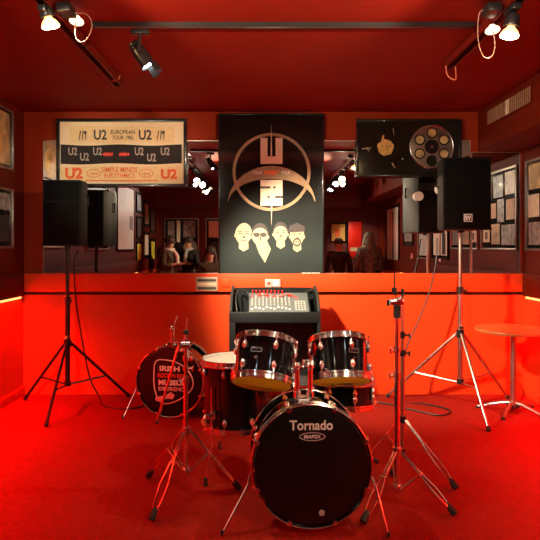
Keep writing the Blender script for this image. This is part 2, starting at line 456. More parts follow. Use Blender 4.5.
# the bright spot on the black cross track
can_spot(-.685, 2.98, H-.034, (.75, 4.95, .75), 'black spotlight with a cold white lens on the black cross track', 900, (1, .77, .50), 58, m=M_lens, drop=.13, L=.19, R=.040, ax=(.55, .10, -.80))
def small_lamp(x, y, ztop, lens, label, loop, target, energy):
    """small pale round lamp hanging beside the track on a looped wire"""
    t = thing('pendant_lamp', label, 'lamp', (x, y, 2.3))
    MB().box2((x-.035, y-.05, ztop-.045), (x+.035, y+.05, ztop-.001), bev=.006).build('track_adapter', M_black, t)
    lens = V(lens)
    MB().lathe(lens+V((0, 0, .03)), (0, -.25, -1), [(0, .006), (.003, .016), (.024, .020), (.026, .036), (.032, .038), (.034, .030), (.034, .002)], 28).build('lamp_head', M_dimlen, t)
    MB().tube([(x, y, ztop-.04)]+[V(p) for p in loop]+[lens+V((0, 0, .03))], .0026, 8, 6).build('wire', M_wcable, t)
    MB().cyl((lens.x, lens.y, H-.05), lens+V((0, 0, .03)), .005).build('stem', M_track, t)
    spot_light(lens+V((0, -.012, -.02)), target, energy, WARM, 42)
small_lamp(-.995, 2.72, H-.02, at(77, 22, 2.85), 'small pale lamp with a looped wire beside the left warm bulb',
           [at(86, 14, 2.75), at(92, 26, 2.78), at(86, 40, 2.8), at(78, 41, 2.82), at(75, 31, 2.84)], (.02, 2.98, .8), 110)
small_lamp(1.145, 2.72, H-.02, at(492, 31, 2.85), 'small pale lamp with a looped wire beside the right warm bulb',
           [at(480, 12, 2.75), at(478, 38, 2.78), at(483, 56, 2.8), at(491, 57, 2.82), at(495, 46, 2.84)], (.10, 2.98, .8), 110)
# loose cords at the ends of the red tracks
o = MB().tube([at(109, 56, 3.95), at(106, 60, 3.93), at(107, 74, 3.92), at(113, 81, 3.9), at(119, 78, 3.9), at(121, 67, 3.9), at(117, 58, 3.92)], .0055, 8, 6).build('hanging_cord', M_pinkc)
tag(o, 'pale red cord looping at the far end of the left red track', 'cord')
o = MB().tube([at(455, 60, 3.58), at(447, 64, 3.56), at(447, 74, 3.55), at(452, 79, 3.54), at(456, 78, 3.54), at(455, 62, 3.56)], .0045, 8, 6).build('hanging_cord', M_pinkc)
tag(o, 'dark red cord looping at the far end of the right red track', 'cord')
# lamps nearer the camera, seen in the mirror
can_spot(-1.08, 1.00, H-.05, (-1.25, 4.9, 2.05), 'spotlight on the left track lighting the framed scarves, seen in the mirror', 290, (1, .86, .62), 26)
can_spot(-1.08, .55, H-.05, (-.1, 4.9, 1.7), 'second spotlight on the left track from the mirror, aimed at the tall poster', 42, WARM, 28, m=M_lensw)
can_spot(1.23, 1.25, H-.05, (1.15, 4.9, 2.0), 'spotlight on the right track nearest the mirror, aimed at the reel frame', 22, WARM, 42, m=M_lensw)
can_spot(1.23, .75, H-.05, (.05, 4.9, 1.25), 'middle spotlight on the right track with a cold white lens', 90, WARM, 24)
for xx, sd in ((-1.08, 'left'), (1.23, 'right')):  # extra pair of lamps, added only to brighten the ceiling middle
    can_spot(xx, 1.75, H-.05, (.05+.1*xx, 2.75, H), f'added spotlight on the {sd} track tilted up at the ceiling, just out of the picture', 230, WARM, 62, m=M_lensw, drop=.27)
can_spot(1.23, .10, H-.05, (.02, 2.7, .50), 'rear spotlight on the right track with a cold white lens, aimed at the drums', 110, WARM, 34)

# ------------------------------------------------------------------ framed things on the mirror wall
def frame(t, x0, x1, z0, z1, y, bw, m=M_frame, back=M_bmat, dep=.03, board='mount_board'):
    """picture frame facing -Y; front of board at y"""
    f = MB()
    f.box2((x0, y-dep+.008, z0), (x1, y+.008, z0+bw), bev=.002); f.box2((x0, y-dep+.008, z1-bw), (x1, y+.008, z1), bev=.002)
    f.box2((x0, y-dep+.008, z0+bw), (x0+bw, y+.008, z1-bw), bev=.002); f.box2((x1-bw, y-dep+.008, z0+bw), (x1, y+.008, z1-bw), bev=.002)
    fo = f.build('frame', m, t)
    bo = MB().box2((x0+bw, y, z0+bw), (x1-bw, y+.006, z1-bw)).build(board, back, t)
    return fo, bo

# scarves
YS = 4.915
x0, z1 = at(57, 119, YS).x, at(57, 119, YS).z; x1, z0 = at(187, 187, YS).x, at(187, 187, YS).z
t = thing('framed_scarves', 'black frame holding three printed concert scarves, above the left loudspeaker', 'picture frame', ((x0+x1)/2, YS, z0))
frame(t, x0, x1, z0, z1, YS, .028, back=M_mount)
W = x1-x0
def fx(u): return x0+W*u
def fz(v): return z1-(z1-z0)*v
def wavy(u0, u1, v0, v1, amp=.006, n=24, ph=0):
    top = [(fx(u0+(u1-u0)*i/n), fz(v0)+amp*math.sin(ph+i*.5)) for i in range(n+1)]
    bot = [(fx(u0+(u1-u0)*i/n), fz(v1)+amp*math.sin(ph+1+i*.45)) for i in range(n+1)]
    return bot, top
def scarf(u0, u1, v0, v1, m, ph):
    b_, t_ = wavy(u0, u1, v0, v1, ph=ph)
    return MB().strip(b_, t_, -.006 if False else .006, (0, YS-.001, 0)).build('scarf', m, t)
s1 = scarf(.10, .90, .11, .34, M_cream, 0); lab(s1, 'cream scarf with charcoal lettering')
tx = MB(); Yt = YS-.0072
def word(mb, s, u0, u1, v0, v1, bold=0.02, y=None): add_text(mb, s, fx(u0), Yt if y is None else y, fz(v1), fx(u1)-fx(u0), fz(v0)-fz(v1), bold, .0012)
word(tx, 'U2', .285, .385, .16, .31, .03); word(tx, 'U2', .63, .73, .16, .31, .03)
word(tx, 'EUROPEAN', .415, .60, .165, .225, .015); word(tx, 'TOUR 1982', .425, .59, .245, .305, .015)
for u in (.17, .77):
    for k in range(3):
        tx.prism([(fx(u+k*.025), fz(.31)), (fx(u+.006+k*.025), fz(.31)), (fx(u+.018+k*.02), fz(.18)), (fx(u+.008+k*.02), fz(.17))], .0012, (0, Yt, 0))
    tx.sphere((fx(u+.05), Yt, fz(.2)), .014, (1, .08, 1.2), 10)
tx.build('lettering', M_dkpr, s1)
s2 = scarf(.03, .96, .385, .66, M_blkcl, 2); lab(s2, 'black scarf with grey and red lettering')
for u, v in ((.09, .42), (.18, .50), (.28, .42), (.60, .42), (.695, .51), (.80, .42)):
    tx = MB(); word(tx, 'U2', u, u+.068, v, v+.115, .02); tx.build('lettering', M_gypr, s2)
tx = MB()
for u in (.36, .485):
    for k in range(7):
        a = random.random()*6
        tx.prism([(fx(u)+.012*k*1.1+.010*math.cos(a+j*1.25)*(.6+.4*(j % 2)), fz(.52)+.024*math.sin(a+j*1.25)*(.5+.5*(j % 2))) for j in range(5)], .0012, (0, Yt-.0004*k, 0))
tx.build('emblem', M_redpr, s2)
s3 = scarf(.03, .95, .70, .92, M_cream, 4); lab(s3, 'cream scarf with orange lettering')
tx = MB()
word(tx, 'U2', .065, .20, .715, .885, .05); word(tx, 'U2', .80, .925, .735, .885, .05)
word(tx, 'SIMPLE MINDS', .345, .62, .71, .785, .012); word(tx, 'EURYTHMICS', .365, .60, .80, .868, .012)
for u in (.285, .685):
    c = (fx(u), fz(.80))
    n = 24
    tx.strip([(c[0]+.060*math.cos(2*PI*i/n), c[1]+.032*math.sin(2*PI*i/n)) for i in range(n)], [(c[0]+.066*math.cos(2*PI*i/n), c[1]+.038*math.sin(2*PI*i/n)) for i in range(n)], .0012, (0, Yt, 0), close=True)
    for k in range(4): tx.box((c[0]-.03+k*.02, Yt, c[1]-.004), (.010, .0012, .018+.01*(k % 2)))
tx.box2((fx(.22), Yt-.001, fz(.915)), (fx(.78), Yt, fz(.90)))
tx.build('lettering', M_orpr, s3)

# tall poster
YP = 4.905
x0, z1 = at(218.5, 113, YP).x, at(218, 113.5, YP).z; x1, z0 = at(324, 277, YP).x, at(324, 277, YP).z
t = thing('poster', 'tall black tour poster with a ring emblem and four pale portraits', 'poster', ((x0+x1)/2, YP, z0))
M_post = gradient_mat('poster_print', [(.0, (.018, .026, .028)), (.22, (.035, .050, .052)), (.46, (.022, .028, .030)), (.60, (.006, .006, .006)), (1, (.004, .004, .004))], 0, 1.49, rough=.10, coat=0, vary=.12)
frame(t, x0, x1, z0, z1, YP, .014, back=M_post, dep=.022, board='poster_sheet')
sheet = [o for o in t.children if o.name.startswith('poster_sheet')][0]
def ppx(px): return at(px, 0, YP).x
def ppz(py): return at(0, py, YP).z
s_ = YP/F
cx, cz = ppx(271.5), ppz(172.0)
n = 64; Yq = YP-.0015
tx = MB()
Ro, Ri = 39*s_, 36.0*s_
ring = lambda R: [(cx+R*math.cos(2*PI*i/n), cz+R*math.sin(2*PI*i/n)) for i in range(n)]
tx.strip(ring(Ri), ring(Ro), .001, (0, Yq, 0), close=True)
tx.build('ring_emblem', M_bronze, t)
# crescent arch
def arc(cxp, cyp, R, a0, a1, n=40): return [(ppx(cxp+R*math.cos(a0+(a1-a0)*i/n)), ppz(cyp-R*math.sin(a0+(a1-a0)*i/n))) for i in range(n+1)]
outer = []; inner = []
for i in range(41):
    u = -1+2*i/40
    outer.append((ppx(271.5+44*u), ppz(206-40*math.sqrt(max(0, 1-u*u*.985))+0)))
    inner.append((ppx(271.5+43.2*u), ppz(206-27*math.sqrt(max(0, 1-u*u*.985))-1.2*abs(u))))
MB().strip(inner, outer, .001, (0, Yq-.001, 0)).build('arch_emblem', M_bronze, t)
lt = MB()
b_ = MB()
def blk(a, c_, d_, e_): b_.box2((ppx(a), Yq-.003, ppz(d_)), (ppx(c_), Yq-.0018, ppz(e_)))
blk(260.5, 267.5, 164, 138); blk(275.5, 282.5, 164, 138); blk(267.5, 275.5, 164, 156.5)   # U
b_.build('large_letter', M_tanp, t)
b_ = MB()
blk(260.5, 282.5, 205.8, 180)   # 2
lt = b_.build('large_letter', M_tanp, t)
b_ = MB()
b_.prism([(ppx(271.2), ppz(124)), (ppx(272.2), ppz(156)), (ppx(270.6), ppz(156))], .001, (0, Yq-.002, 0))
b_.prism([(ppx(271.4), ppz(226)), (ppx(271.0), ppz(206)), (ppx(272.2), ppz(206))], .001, (0, Yq-.002, 0))
b_.build('emblem_spike', M_tanp, t)
d = MB()
for a, c_, y_ in ((260.4, 270.4, 187.5), (273.2, 275.6, 187.5), (275.0, 282.6, 197), (267.4, 269.8, 197)): d.box2((ppx(a), Yq-.0036, ppz(y_+1.1)), (ppx(c_), Yq-.0031, ppz(y_-1.1)))
d.build('letter_slots', M_dkpr, lt)
tx = MB()
add_text(tx, 'TOUR', ppx(252.5), Yq-.0025, ppz(174.2), ppx(262)-ppx(252.5), .028, .02, .001)
add_text(tx, 'TOUR', ppx(281), Yq-.0025, ppz(174.2), ppx(290.5)-ppx(281), .028, .02, .001)
tx.build('small_lettering', M_print, t)
add_text(MB(), '360°', ppx(264), Yq-.0035, ppz(174.8), ppx(279.5)-ppx(264), .045, .035, .001).build('orange_lettering', M_orange, t)
# small print at the lower right
tx = MB()
for k in range(16): tx.box((ppx(302+k*1.15), Yq, ppz(273)), (.0075, .001, .008 if k % 4 else .004))
tx.build('small_print', M_print, t)
# four pale portraits (plain printed heads)
def portrait(cxp, cyp, w, h, lean, collar, hair, glasses=False, beard=False, neck=None):
    pts = []
    for i in range(28):
        a = 2*PI*i/28
        x = math.cos(a)*w/2; y = math.sin(a)*h/2
        if y < 0: x *= 1-.42*(abs(y)/(h/2))**1.6
        pts.append((ppx(cxp+x+lean*y), ppz(cyp-y)))
    k = Yq-.001
    fo = MB().prism(pts, .001, (0, k, 0))
    nk = neck or [(cxp-w*.26, cyp+h*.34), (cxp+w*.28, cyp+h*.34), (cxp+w*.30, cyp+h*.62), (cxp, cyp+h*.74), (cxp-w*.28, cyp+h*.60)]
    fo.prism([(ppx(a), ppz(b)) for a, b in reversed(nk)], .001, (0, k+.0002, 0))
    for sg in (-1, 1): fo.sphere((ppx(cxp+sg*w*.50), k, ppz(cyp+1)), .012, (.6, .05, 1.3), 10)
    f = fo.build('portrait_print', M_face, t)
    d = MB(); kk = k-.0015
    if hair == 'short':
        d.strip([(ppx(cxp+math.cos(a)*w*.47), ppz(cyp-math.sin(a)*h*.36)) for a in [PI*(i/14) for i in range(15)]], [(ppx(cxp+math.cos(a)*w*.52), ppz(cyp-math.sin(a)*h*.56)) for a in [PI*(i/14) for i in range(15)]], .001, (0, kk, 0))
    if hair == 'hat':
        d.prism([(ppx(cxp-w*.62), ppz(cyp-h*.16)), (ppx(cxp+w*.56), ppz(cyp-h*.20)), (ppx(cxp+w*.50), ppz(cyp-h*.44)), (ppx(cxp), ppz(cyp-h*.60)), (ppx(cxp-w*.52), ppz(cyp-h*.46))], .001, (0, kk, 0))
    for sg in (-1, 1):
        ex = cxp+sg*w*.20
        if glasses: d.prism([(ppx(ex+math.cos(a)*w*.19), ppz(cyp-h*.05-math.sin(a)*h*.10)) for a in [2*PI*i/14 for i in range(14)]], .001, (0, kk, 0))
        else:
            d.box((ppx(ex), kk, ppz(cyp-h*.05)), (w*.20*s_, .001, h*.035*s_)); d.box((ppx(ex), kk, ppz(cyp-h*.13)), (w*.24*s_, .001, h*.03*s_))
    if glasses: d.box((ppx(cxp), kk, ppz(cyp-h*.09)), (w*.9*s_, .001, h*.035*s_))
    d.prism([(ppx(cxp+.2), ppz(cyp-h*.02)), (ppx(cxp+w*.10), ppz(cyp+h*.15)), (ppx(cxp-w*.04), ppz(cyp+h*.17))], .001, (0, kk, 0))
    d.box((ppx(cxp), kk, ppz(cyp+h*.26)), (w*.32*s_, .001, h*.03*s_))
    if beard:
        d.strip([(ppx(cxp+math.cos(a)*w*.20), ppz(cyp+h*.28+math.sin(a)*h*.12)) for a in [2*PI*i/14 for i in range(14)]], [(ppx(cxp+math.cos(a)*w*.28), ppz(cyp+h*.28+math.sin(a)*h*.20)) for a in [2*PI*i/14 for i in range(14)]], .001, (0, kk, 0), close=True)
    d.build('portrait_features', M_dkpr, f)
portrait(243.5, 234.5, 17, 23, .05, None, None)
portrait(260, 236, 17, 23, -.03, None, 'short', glasses=True, neck=[(255.5, 243), (267, 241), (271, 249), (265, 263), (259, 253)])
portrait(280.5, 233.5, 15, 21, .0, None, 'short')
portrait(297, 236, 14.5, 22, .0, None, 'hat', beard=True)

# dark frame with gold emblem and silver reel
YG = 4.915
x0, z1 = at(356, 119.5, YG).x, at(356, 119.5, YG).z; x1, z0 = at(461, 177, YG).x, at(461, 177, YG).z
t = thing('framed_reel', 'dark framed panel with a gold disc and a big silver reel, behind the right loudspeaker', 'picture frame', ((x0+x1)/2, YG, z0))
frame(t, x0, x1, z0, z1, YG, .022, back=M_bmat)
def g_(px, py): p = at(px, py, YG); return p.x, p.z
c = g_(385.5, 147.5); r = 8.0*YG/F
d = MB()
d.prism([(c[0]+r*(1+.06*math.sin(5*a))*math.cos(a), c[1]+r*(1+.05*math.cos(7*a))*math.sin(a)) for a in [2*PI*i/40 for i in range(40)]], .004, (0, YG-.0005, 0))
a0 = g_(381, 141); d.prism([(a0[0], a0[1]), (a0[0]+.02, a0[1]-.01), (a0[0]+.03, a0[1]+.05), (a0[0]+.015, a0[1]+.055)], .004, (0, YG-.0005, 0))
gd = d.build('gold_disc', M_gold, t)
d = MB()
for k in range(5):
    a = k*1.3; d.tube([(c[0]+.04*math.cos(a), YG-.0055, c[1]+.04*math.sin(a)), (c[0]+.012*math.cos(a+1), YG-.0055, c[1]+.014*math.sin(a+1))], .0025, 6)
d.build('engraving', M_dkpr, gd)
d = MB()
for (pa, pb, w) in (((362, 149), (371, 148), .006), ((366, 147), (369, 151), .005), ((392, 163), (395, 168), .009), ((393, 128), (394, 135), .004), ((402, 158), (403, 160), .006)):
    A = g_(*pa); B = g_(*pb)
    MB().tube([(A[0], YG-.001, A[1]), (B[0], YG-.001, B[1])], w/2, 6).build('small_mark', M_paper, t)
# reel
c = g_(431.5, 147); R = 22.5*YG/F
d = MB(); n = 64; k = YG-.010
circ = lambda R_, cc: [(cc[0]+R_*math.cos(2*PI*i/n), cc[1]+R_*math.sin(2*PI*i/n)) for i in range(n)]
d.lathe((c[0], YG-.001, c[1]), (0, -1, 0), [(0, .002), (0, R*.97), (.006, R*.985), (.008, R*.90), (.008, .002)], 64)
reel = d.build('reel_disc', M_silvd, t)
MB().torus((c[0], YG-.009, c[1]), (0, 1, 0), R*.96, .006, 64).build('rim', M_chrome, reel)
for i in range(6):
    a = PI/2*0+i*PI/3+.52
    cc = (c[0]+R*.62*math.cos(a), c[1]+R*.62*math.sin(a))
    MB().lathe((cc[0], YG-.0088, cc[1]), (0, -1, 0), [(0, R*.23), (.004, R*.22), (.004, R*.15), (.0015, R*.14), (.0015, .002)], 32).build('round_opening', M_bmat if i == 4 else M_brown, reel)
    MB().torus((cc[0], YG-.012, cc[1]), (0, 1, 0), R*.215, .0065, 32, 8).build('opening_rim', M_bmat, reel)
MB().lathe((c[0], YG-.0088, c[1]), (0, -1, 0), [(0, R*.32), (.004, R*.31), (.004, .002)], 32).build('hub', M_bmat, reel)
MB().lathe((c[0], YG-.0125, c[1]), (0, -1, 0), [(0, R*.07), (.004, R*.06), (.004, .002)], 20).build('spindle', M_chrome, reel)

# ------------------------------------------------------------------ frames on the side walls
def side_frame(side, y0, y1, z0, z1, label, items, m=M_sframe, back=M_bmat, bw=.02, name='picture_frame', group=None):
    """frame hung flat on a side wall; items: list of (u0,u1,v0,v1,name,material)  u along y from the mirror, v down"""
    X = XL if side == 'left' else XR; d = 1 if side == 'left' else -1
    t = thing(name, label, 'picture frame', (X, (y0+y1)/2, z0), group)
    X0 = X+d*.001
    f = MB()
    for a in (((z0), (z0+bw), y0, y1), (z1-bw, z1, y0, y1)): f.box2((X0, a[2], a[0]), (X0+d*.024, a[3], a[1]), bev=.002)
    for a in ((y0, y0+bw), (y1-bw, y1)): f.box2((X0, a[0], z0+bw), (X0+d*.024, a[1], z1-bw), bev=.002)
    f.build('frame', m, t)
    MB().box2((X0, y0+bw, z0+bw), (X0+d*.010, y1-bw, z1-bw)).build('mount_board', back, t)
    Yi0, Yi1, Zi0, Zi1 = y0+bw, y1-bw, z0+bw, z1-bw
    for k, (u0, u1, v0, v1, nm, mm) in enumerate(items):
        yy0 = Yi1-(Yi1-Yi0)*u1; yy1 = Yi1-(Yi1-Yi0)*u0
        zz0 = Zi1-(Zi1-Zi0)*v1; zz1 = Zi1-(Zi1-Zi0)*v0
        if nm == 'record' or nm == 'disc':
            r = min(yy1-yy0, zz1-zz0)/2; cc = (X0+d*.010, (yy0+yy1)/2, (zz0+zz1)/2)
            MB().lathe(cc, (d, 0, 0), [(0, r), (.003, r), (.003, r*.36), (.0045, r*.34), (.0045, .002)], 40).build(nm, mm, t)
        else:
            MB().box2((X0+d*.010, yy0, zz0), (X0+d*(.0125+.0005*(k % 3)), yy1, zz1)).build(nm, mm, t)
    return t
coll = [(.04, .30, .03, .32, 'photograph', M_brown), (.36, .64, .04, .33, 'photograph', M_photo2), (.70, .97, .03, .34, 'photograph', M_brown),
        (.03, .27, .38, .64, 'document', M_paper), (.33, .52, .36, .66, 'photograph', M_photo2), (.56, .97, .40, .60, 'document', M_paper),
        (.64, .86, .43, .57, 'photograph', M_photo), (.04, .40, .70, .96, 'photograph', M_photo2), (.45, .70, .68, .95, 'photograph', M_brown), (.76, .97, .74, .92, 'document', M_paper), (.82, .90, .78, .88, 'photograph', M_photo)]
side_frame('right', 4.03, 4.86, 1.31, 2.11, 'big collage frame of photographs and cuttings on the right wall next to the mirror', coll, name='collage_frame')
side_frame('right', 3.08, 3.93, 1.31, 2.11, 'second collage frame along the right wall from the mirror', [(1-b_, 1-a, c_, d_, nm, mm) for a, b_, c_, d_, nm, mm in coll], name='collage_frame')
side_frame('left', 4.0, 4.70, 2.00, 2.52, 'gold-toned record frame high on the left wall beside the mirror', [(.06, .94, .04, .96, 'photograph', M_brown), (.22, .78, .30, .95, 'disc', M_gold)], m=M_sframe)
side_frame('left', 4.0, 4.70, 1.33, 1.84, 'dark photograph frame low on the left wall beside the mirror', [(.05, .95, .05, .35, 'photograph', M_photo2), (.08, .45, .45, .92, 'photograph', M_photo), (.55, .92, .45, .92, 'document', M_paper)], m=M_sframe)
# seen only in the mirror
side_frame('left', .80, 1.85, 1.28, 2.30, 'large cream poster in a thin frame on the left wall, seen in the mirror', [(.0, 1, .0, 1, 'poster_sheet', M_bigpic), (.72, .95, .45, .68, 'printed_note', M_photo2)], m=M_frame)
side_frame('left', 2.3, 3.2, 1.30, 2.2, 'tall dark picture on the left wall between the cream poster and the record frames', [(.1, .9, .08, .92, 'photograph', M_photo)], m=M_sframe)
for (y0, y1, z0, z1, mm, lb) in ((.20, .62, 1.92, 2.30, M_photo2, 'grey picture on the left wall, top of the column beside the cream poster'),
                                 (.20, .62, 1.48, 1.88, M_photo, 'dark picture on the left wall, middle of the column beside the cream poster'),
                                 (.20, .62, 1.05, 1.44, M_yellow, 'yellow picture on the left wall, bottom of the column beside the cream poster'),
                                 (-.40, .05, 1.70, 2.20, M_brown, 'sepia picture high on the left wall towards the far end of the room'),
                                 (-.40, .05, 1.12, 1.62, M_bigpic, 'pale picture low on the left wall towards the far end of the room'),
                                 (-1.0, -.52, 1.60, 2.1, M_photo, 'dark picture high on the left wall in the far corner'),
                                 (-1.0, -.52, 1.02, 1.5, M_yellow, 'yellow picture low on the left wall in the far corner')):
    side_frame('left', y0, y1, z0, z1, lb, [(.12, .88, .1, .9, 'print', mm)], m=M_frame)
side_frame('right', -.50, .45, 1.0, 2.10, 'tall gold-toned picture on the right wall, seen in the mirror', [(.04, .96, .04, .96, 'print', M_bigpic), (.40, .52, .10, .92, 'figure_print', M_photo), (.65, .72, .2, .85, 'figure_print', M_gold)], m=M_frame)
side_frame('right', .75, 1.35, 1.35, 1.95, 'dark picture on the right wall beside the tall gold-toned one', [(.1, .9, .1, .9, 'print', M_photo2)], m=M_frame)
side_frame('right', 1.62, 2.22, 1.16, 1.58, 'pale green picture on the right wall, seen in the mirror', [(.08, .92, .08, .92, 'print', M_scarf), (.4, .6, .2, .9, 'figure_print', M_gypr)], m=M_sframe)
side_frame('right', 2.32, 2.98, 1.18, 1.62, 'black and white picture pair on the right wall, seen beside the reflected speaker', [(.05, .46, .06, .94, 'print', M_bigpic), (.15, .36, .2, .9, 'figure_print', M_photo), (.52, .95, .06, .94, 'print', M_bigpic), (.6, .8, .1, .8, 'figure_print', M_photo)], m=M_frame)
# switch plates on the right wall
for y, z, lb in ((2.62, 1.14, 'white switch plate on the right wall under the black and white picture pair'), (1.25, 1.15, 'white switch plate on the right wall under the dark picture')):
    t = thing('switch_plate', lb, 'switch', (XR, y, z))
    MB().box2((XR-.010, y-.04, z-.0), (XR-.001, y+.04, z+.08), bev=.002).build('plate', M_print, t)
    MB().box2((XR-.015, y-.012, z+.025), (XR-.010, y+.012, z+.055), bev=.001).build('rocker', M_print, t)

# wall behind the camera, seen in the mirror
def front_frame(x0, x1, z0, z1, label, items, m=M_sframe, bw=.02):
    t = thing('picture_frame', label, 'picture frame', ((x0+x1)/2, YF, z0))
    Y0 = YF+.001
    f = MB()
    f.box2((x0, Y0, z0), (x1, Y0+.024, z0+bw)); f.box2((x0, Y0, z1-bw), (x1, Y0+.024, z1))
    f.box2((x0, Y0, z0+bw), (x0+bw, Y0+.024, z1-bw)); f.box2((x1-bw, Y0, z0+bw), (x1, Y0+.024, z1-bw))
    f.build('frame', m, t)
    MB().box2((x0+bw, Y0, z0+bw), (x1-bw, Y0+.008, z1-bw)).build('mount_board', M_bmat, t)
    for k, (u0, u1, v0, v1, nm, mm) in enumerate(items):
        a0, a1 = x0+(x1-x0)*u0, x0+(x1-x0)*u1; c0, c1 = z1-(z1-z0)*v1, z1-(z1-z0)*v0
        if nm == 'record':
            r = min(a1-a0, c1-c0)/2
            MB().lathe(((a0+a1)/2, Y0+.008, (c0+c1)/2), (0, 1, 0), [(0, r), (.003, r), (.003, r*.36), (.0045, r*.34), (.0045, .002)], 40).build(nm, mm, t)
        else: MB().box2((a0, Y0+.008, c0), (a1, Y0+.011+.0005*(k % 3), c1)).build(nm, mm, t)
front_frame(-2.08, -1.36, .93, 1.93, 'record frame with photographs and a pale disc on the far wall, seen in the mirror', [(.10, .30, .06, .4, 'photograph', M_photo2), (.36, .46, .05, .5, 'photograph', M_bigpic), (.55, .9, .05, .4, 'photograph', M_photo2), (.55, .95, .45, .75, 'record', M_white), (.6, .85, .82, .92, 'plaque', M_paper)])
front_frame(-1.22, -.55, .93, 1.93, 'far wall record frame with white papers and a dark disc, mirrored beside the poster', [(.10, .45, .06, .40, 'document', M_bigpic), (.52, .9, .1, .38, 'document', M_paper), (.08, .55, .45, .85, 'record', M_photo)])
front_frame(1.38, 1.72, 1.42, 1.84, 'orange picture on the far wall, left of the red panel in the mirror', [(.08, .92, .08, .92, 'print', M_gold), (.3, .6, .3, .7, 'figure_print', M_orpr)], m=M_frame)
t = thing('display_panel', 'bright red panel with a pale strip on the far wall, seen in the mirror', 'display panel', (1.90, YF, 1.12))
MB().box2((1.76, YF+.001, 1.12), (2.03, YF+.025, 1.86), bev=.004).build('panel', M_redpl, t)
MB().box2((1.80, YF+.025, 1.24), (1.99, YF+.030, 1.32)).build('pale_strip', M_paper, t)
MB().box2((1.73, YF+.001, 1.12), (1.757, YF+.030, 1.86)).build('side_rail', M_frame, t)
can_spot(-1.08, -.10, H-.05, (2.37, 2.2, 1.55), 'added spotlight on the left track turned across the room to the collage frames', 380, (1, .86, .66), 68, m=M_lensw)  # added lamp, brightens the collage frames and the reflected right wall
can_spot(-1.08, -.55, H-.05, (-2.1, 1.2, 1.75), 'added rear spotlight on the left track turned to the large cream poster', 170, (1, .9, .75), 60, m=M_lensw)  # added behind the camera so the cream poster reflects brighter
can_spot(1.23, -.22, H-.05, (1.85, -1.0, 1.35), 'added spotlight far back on the right track, turned to the far red panel', 120, WARM, 60, m=M_lensw)  # extra fixture, added to light the figures and panel at right
can_spot(1.23, .42, H-.05, (-1.6, -.6, 1.3), 'added spotlight on the right track turned to the people by the left wall', 300, WARM, 34, m=M_lensw)  # lamp added to brighten the reflected people

# ------------------------------------------------------------------ small fittings on the ledge
t = thing('socket_box', 'pink and white socket box on the ledge just below the tall poster', 'socket', (.09, 4.87, 1.0))
a = at(265, 279, 4.87); b = at(280.5, 287, 4.87)
MB().box2((a.x, 4.855, b.z), (b.x, 4.879, a.z), bev=.003).build('housing', mat('pale_pink_plastic', (.62, .30, .28), .4, vary=.05), t)
MB().box2((a.x+.075, 4.850, b.z+.012), (b.x-.02, 4.855, a.z-.012)).build('white_face', M_print, t)
MB().sphere((a.x+.035, 4.853, (a.z+b.z)/2), .014, (1, .4, 1)).build('switch_button', M_redpl, t)
a = at(196, 277, 4.87); b = at(217.5, 291, 4.87)
t = thing('outlet_panel', 'beige slotted outlet panel on the ledge left of the poster', 'outlet', ((a.x+b.x)/2, 4.87, b.z))
MB().box2((a.x, 4.868, b.z), (b.x, 4.879, a.z), bev=.002).build('plate', M_beige, t)
for k in range(3): MB().box2((a.x+.012, 4.865, b.z+.014+k*.036), (b.x-.012, 4.868, b.z+.036+k*.036)).build('slot', M_dkpr if k % 2 == 0 else M_paper, t)
a = at(222, 279, 4.87); b = at(230, 287, 4.87)
o = MB().box2((a.x, 4.868, b.z), (b.x, 4.879, a.z), bev=.003).build('blank_plate', M_wall); tag(o, 'small square red blank plate on the ledge under the poster corner', 'cover plate')

# ------------------------------------------------------------------ loudspeakers
def loudspeaker(c, w, h, d, yaw, label, logo=None, disc=False):
    """cabinet: trapezoid plan, grille in front (facing -Y before yaw), base at c"""
    c = V(c)
    t = thing('loudspeaker', label, 'loudspeaker', c)
    M = Matrix.Translation(c) @ Matrix.Rotation(yaw, 4, 'Z')
    mb = MB()
    prof = [(-w/2, -d/2), (w/2, -d/2), (w/2, d*.05), (w*.32, d/2), (-w*.32, d/2), (-w/2, d*.05)]
    mb.prism(prof, h, (0, 0, 0), (1, 0, 0), (0, 1, 0))
    bmesh.ops.bevel(mb.bm, geom=list(mb.bm.edges), offset=.008, segments=2, affect='EDGES')
    mb.xf(M).build('cabinet', M_bplas, t)
    g = MB().box2((-w/2+.018, -d/2-.010, .02), (w/2-.018, -d/2+.002, h-.02), bev=.005).xf(M).build('grille', M_grille, t)
    k = MB()
    for z0, z1 in ((.0, .018), (h-.018, h)): k.box2((-w/2, -d/2-.014, z0), (w/2, -d/2, z1), bev=.004)
    k.box2((-w/2+.02, -d/2-.013, h*.665), (w/2-.02, -d/2-.009, h*.68))
    k.xf(M).build('front_rim', M_bplas, t)
    for sg in (-1, 1):
        MB().tube([V((sg*(w/2+.0), -.02, h*.62)), V((sg*(w/2+.016), -.01, h*.63)), V((sg*(w/2+.016), -.01, h*.77)), V((sg*w/2, -.02, h*.78))], .008, 8).xf(M).build('handle', M_bplas, t)
    MB().cyl((0, 0, -.02), (0, 0, .03), .030).xf(M).build('pole_socket', M_black, t)
    if logo:
        q = MB().box2((-.033, -d/2-.0135, .065), (.033, -d/2-.010, .125), bev=.002).xf(M).build('badge', M_print, t)
        qq = MB(); qq.box2((-.028, -d/2-.0150, .070), (.028, -d/2-.0135, .120)); qq.xf(M).build('badge_field', M_dkpr, q)
        add_text(MB(), 'EV', -.022, -d/2-.0152, .078, .044, .034, .03, .001).xf(M).build('badge_letters', M_print, q)
    if disc:
        MB().lathe((-w*.33, d/2-.0, h*.62), (0, 1, 0), [(-.06, .045), (.004, .045), (.004, .002)], 24).xf(M).build('round_label', M_print, t)
        MB().box2((-w*.30, d/2-.002, h*.72), (w*.1, d/2+.004, h*.84)).xf(M).build('connector_plate', M_black, t)
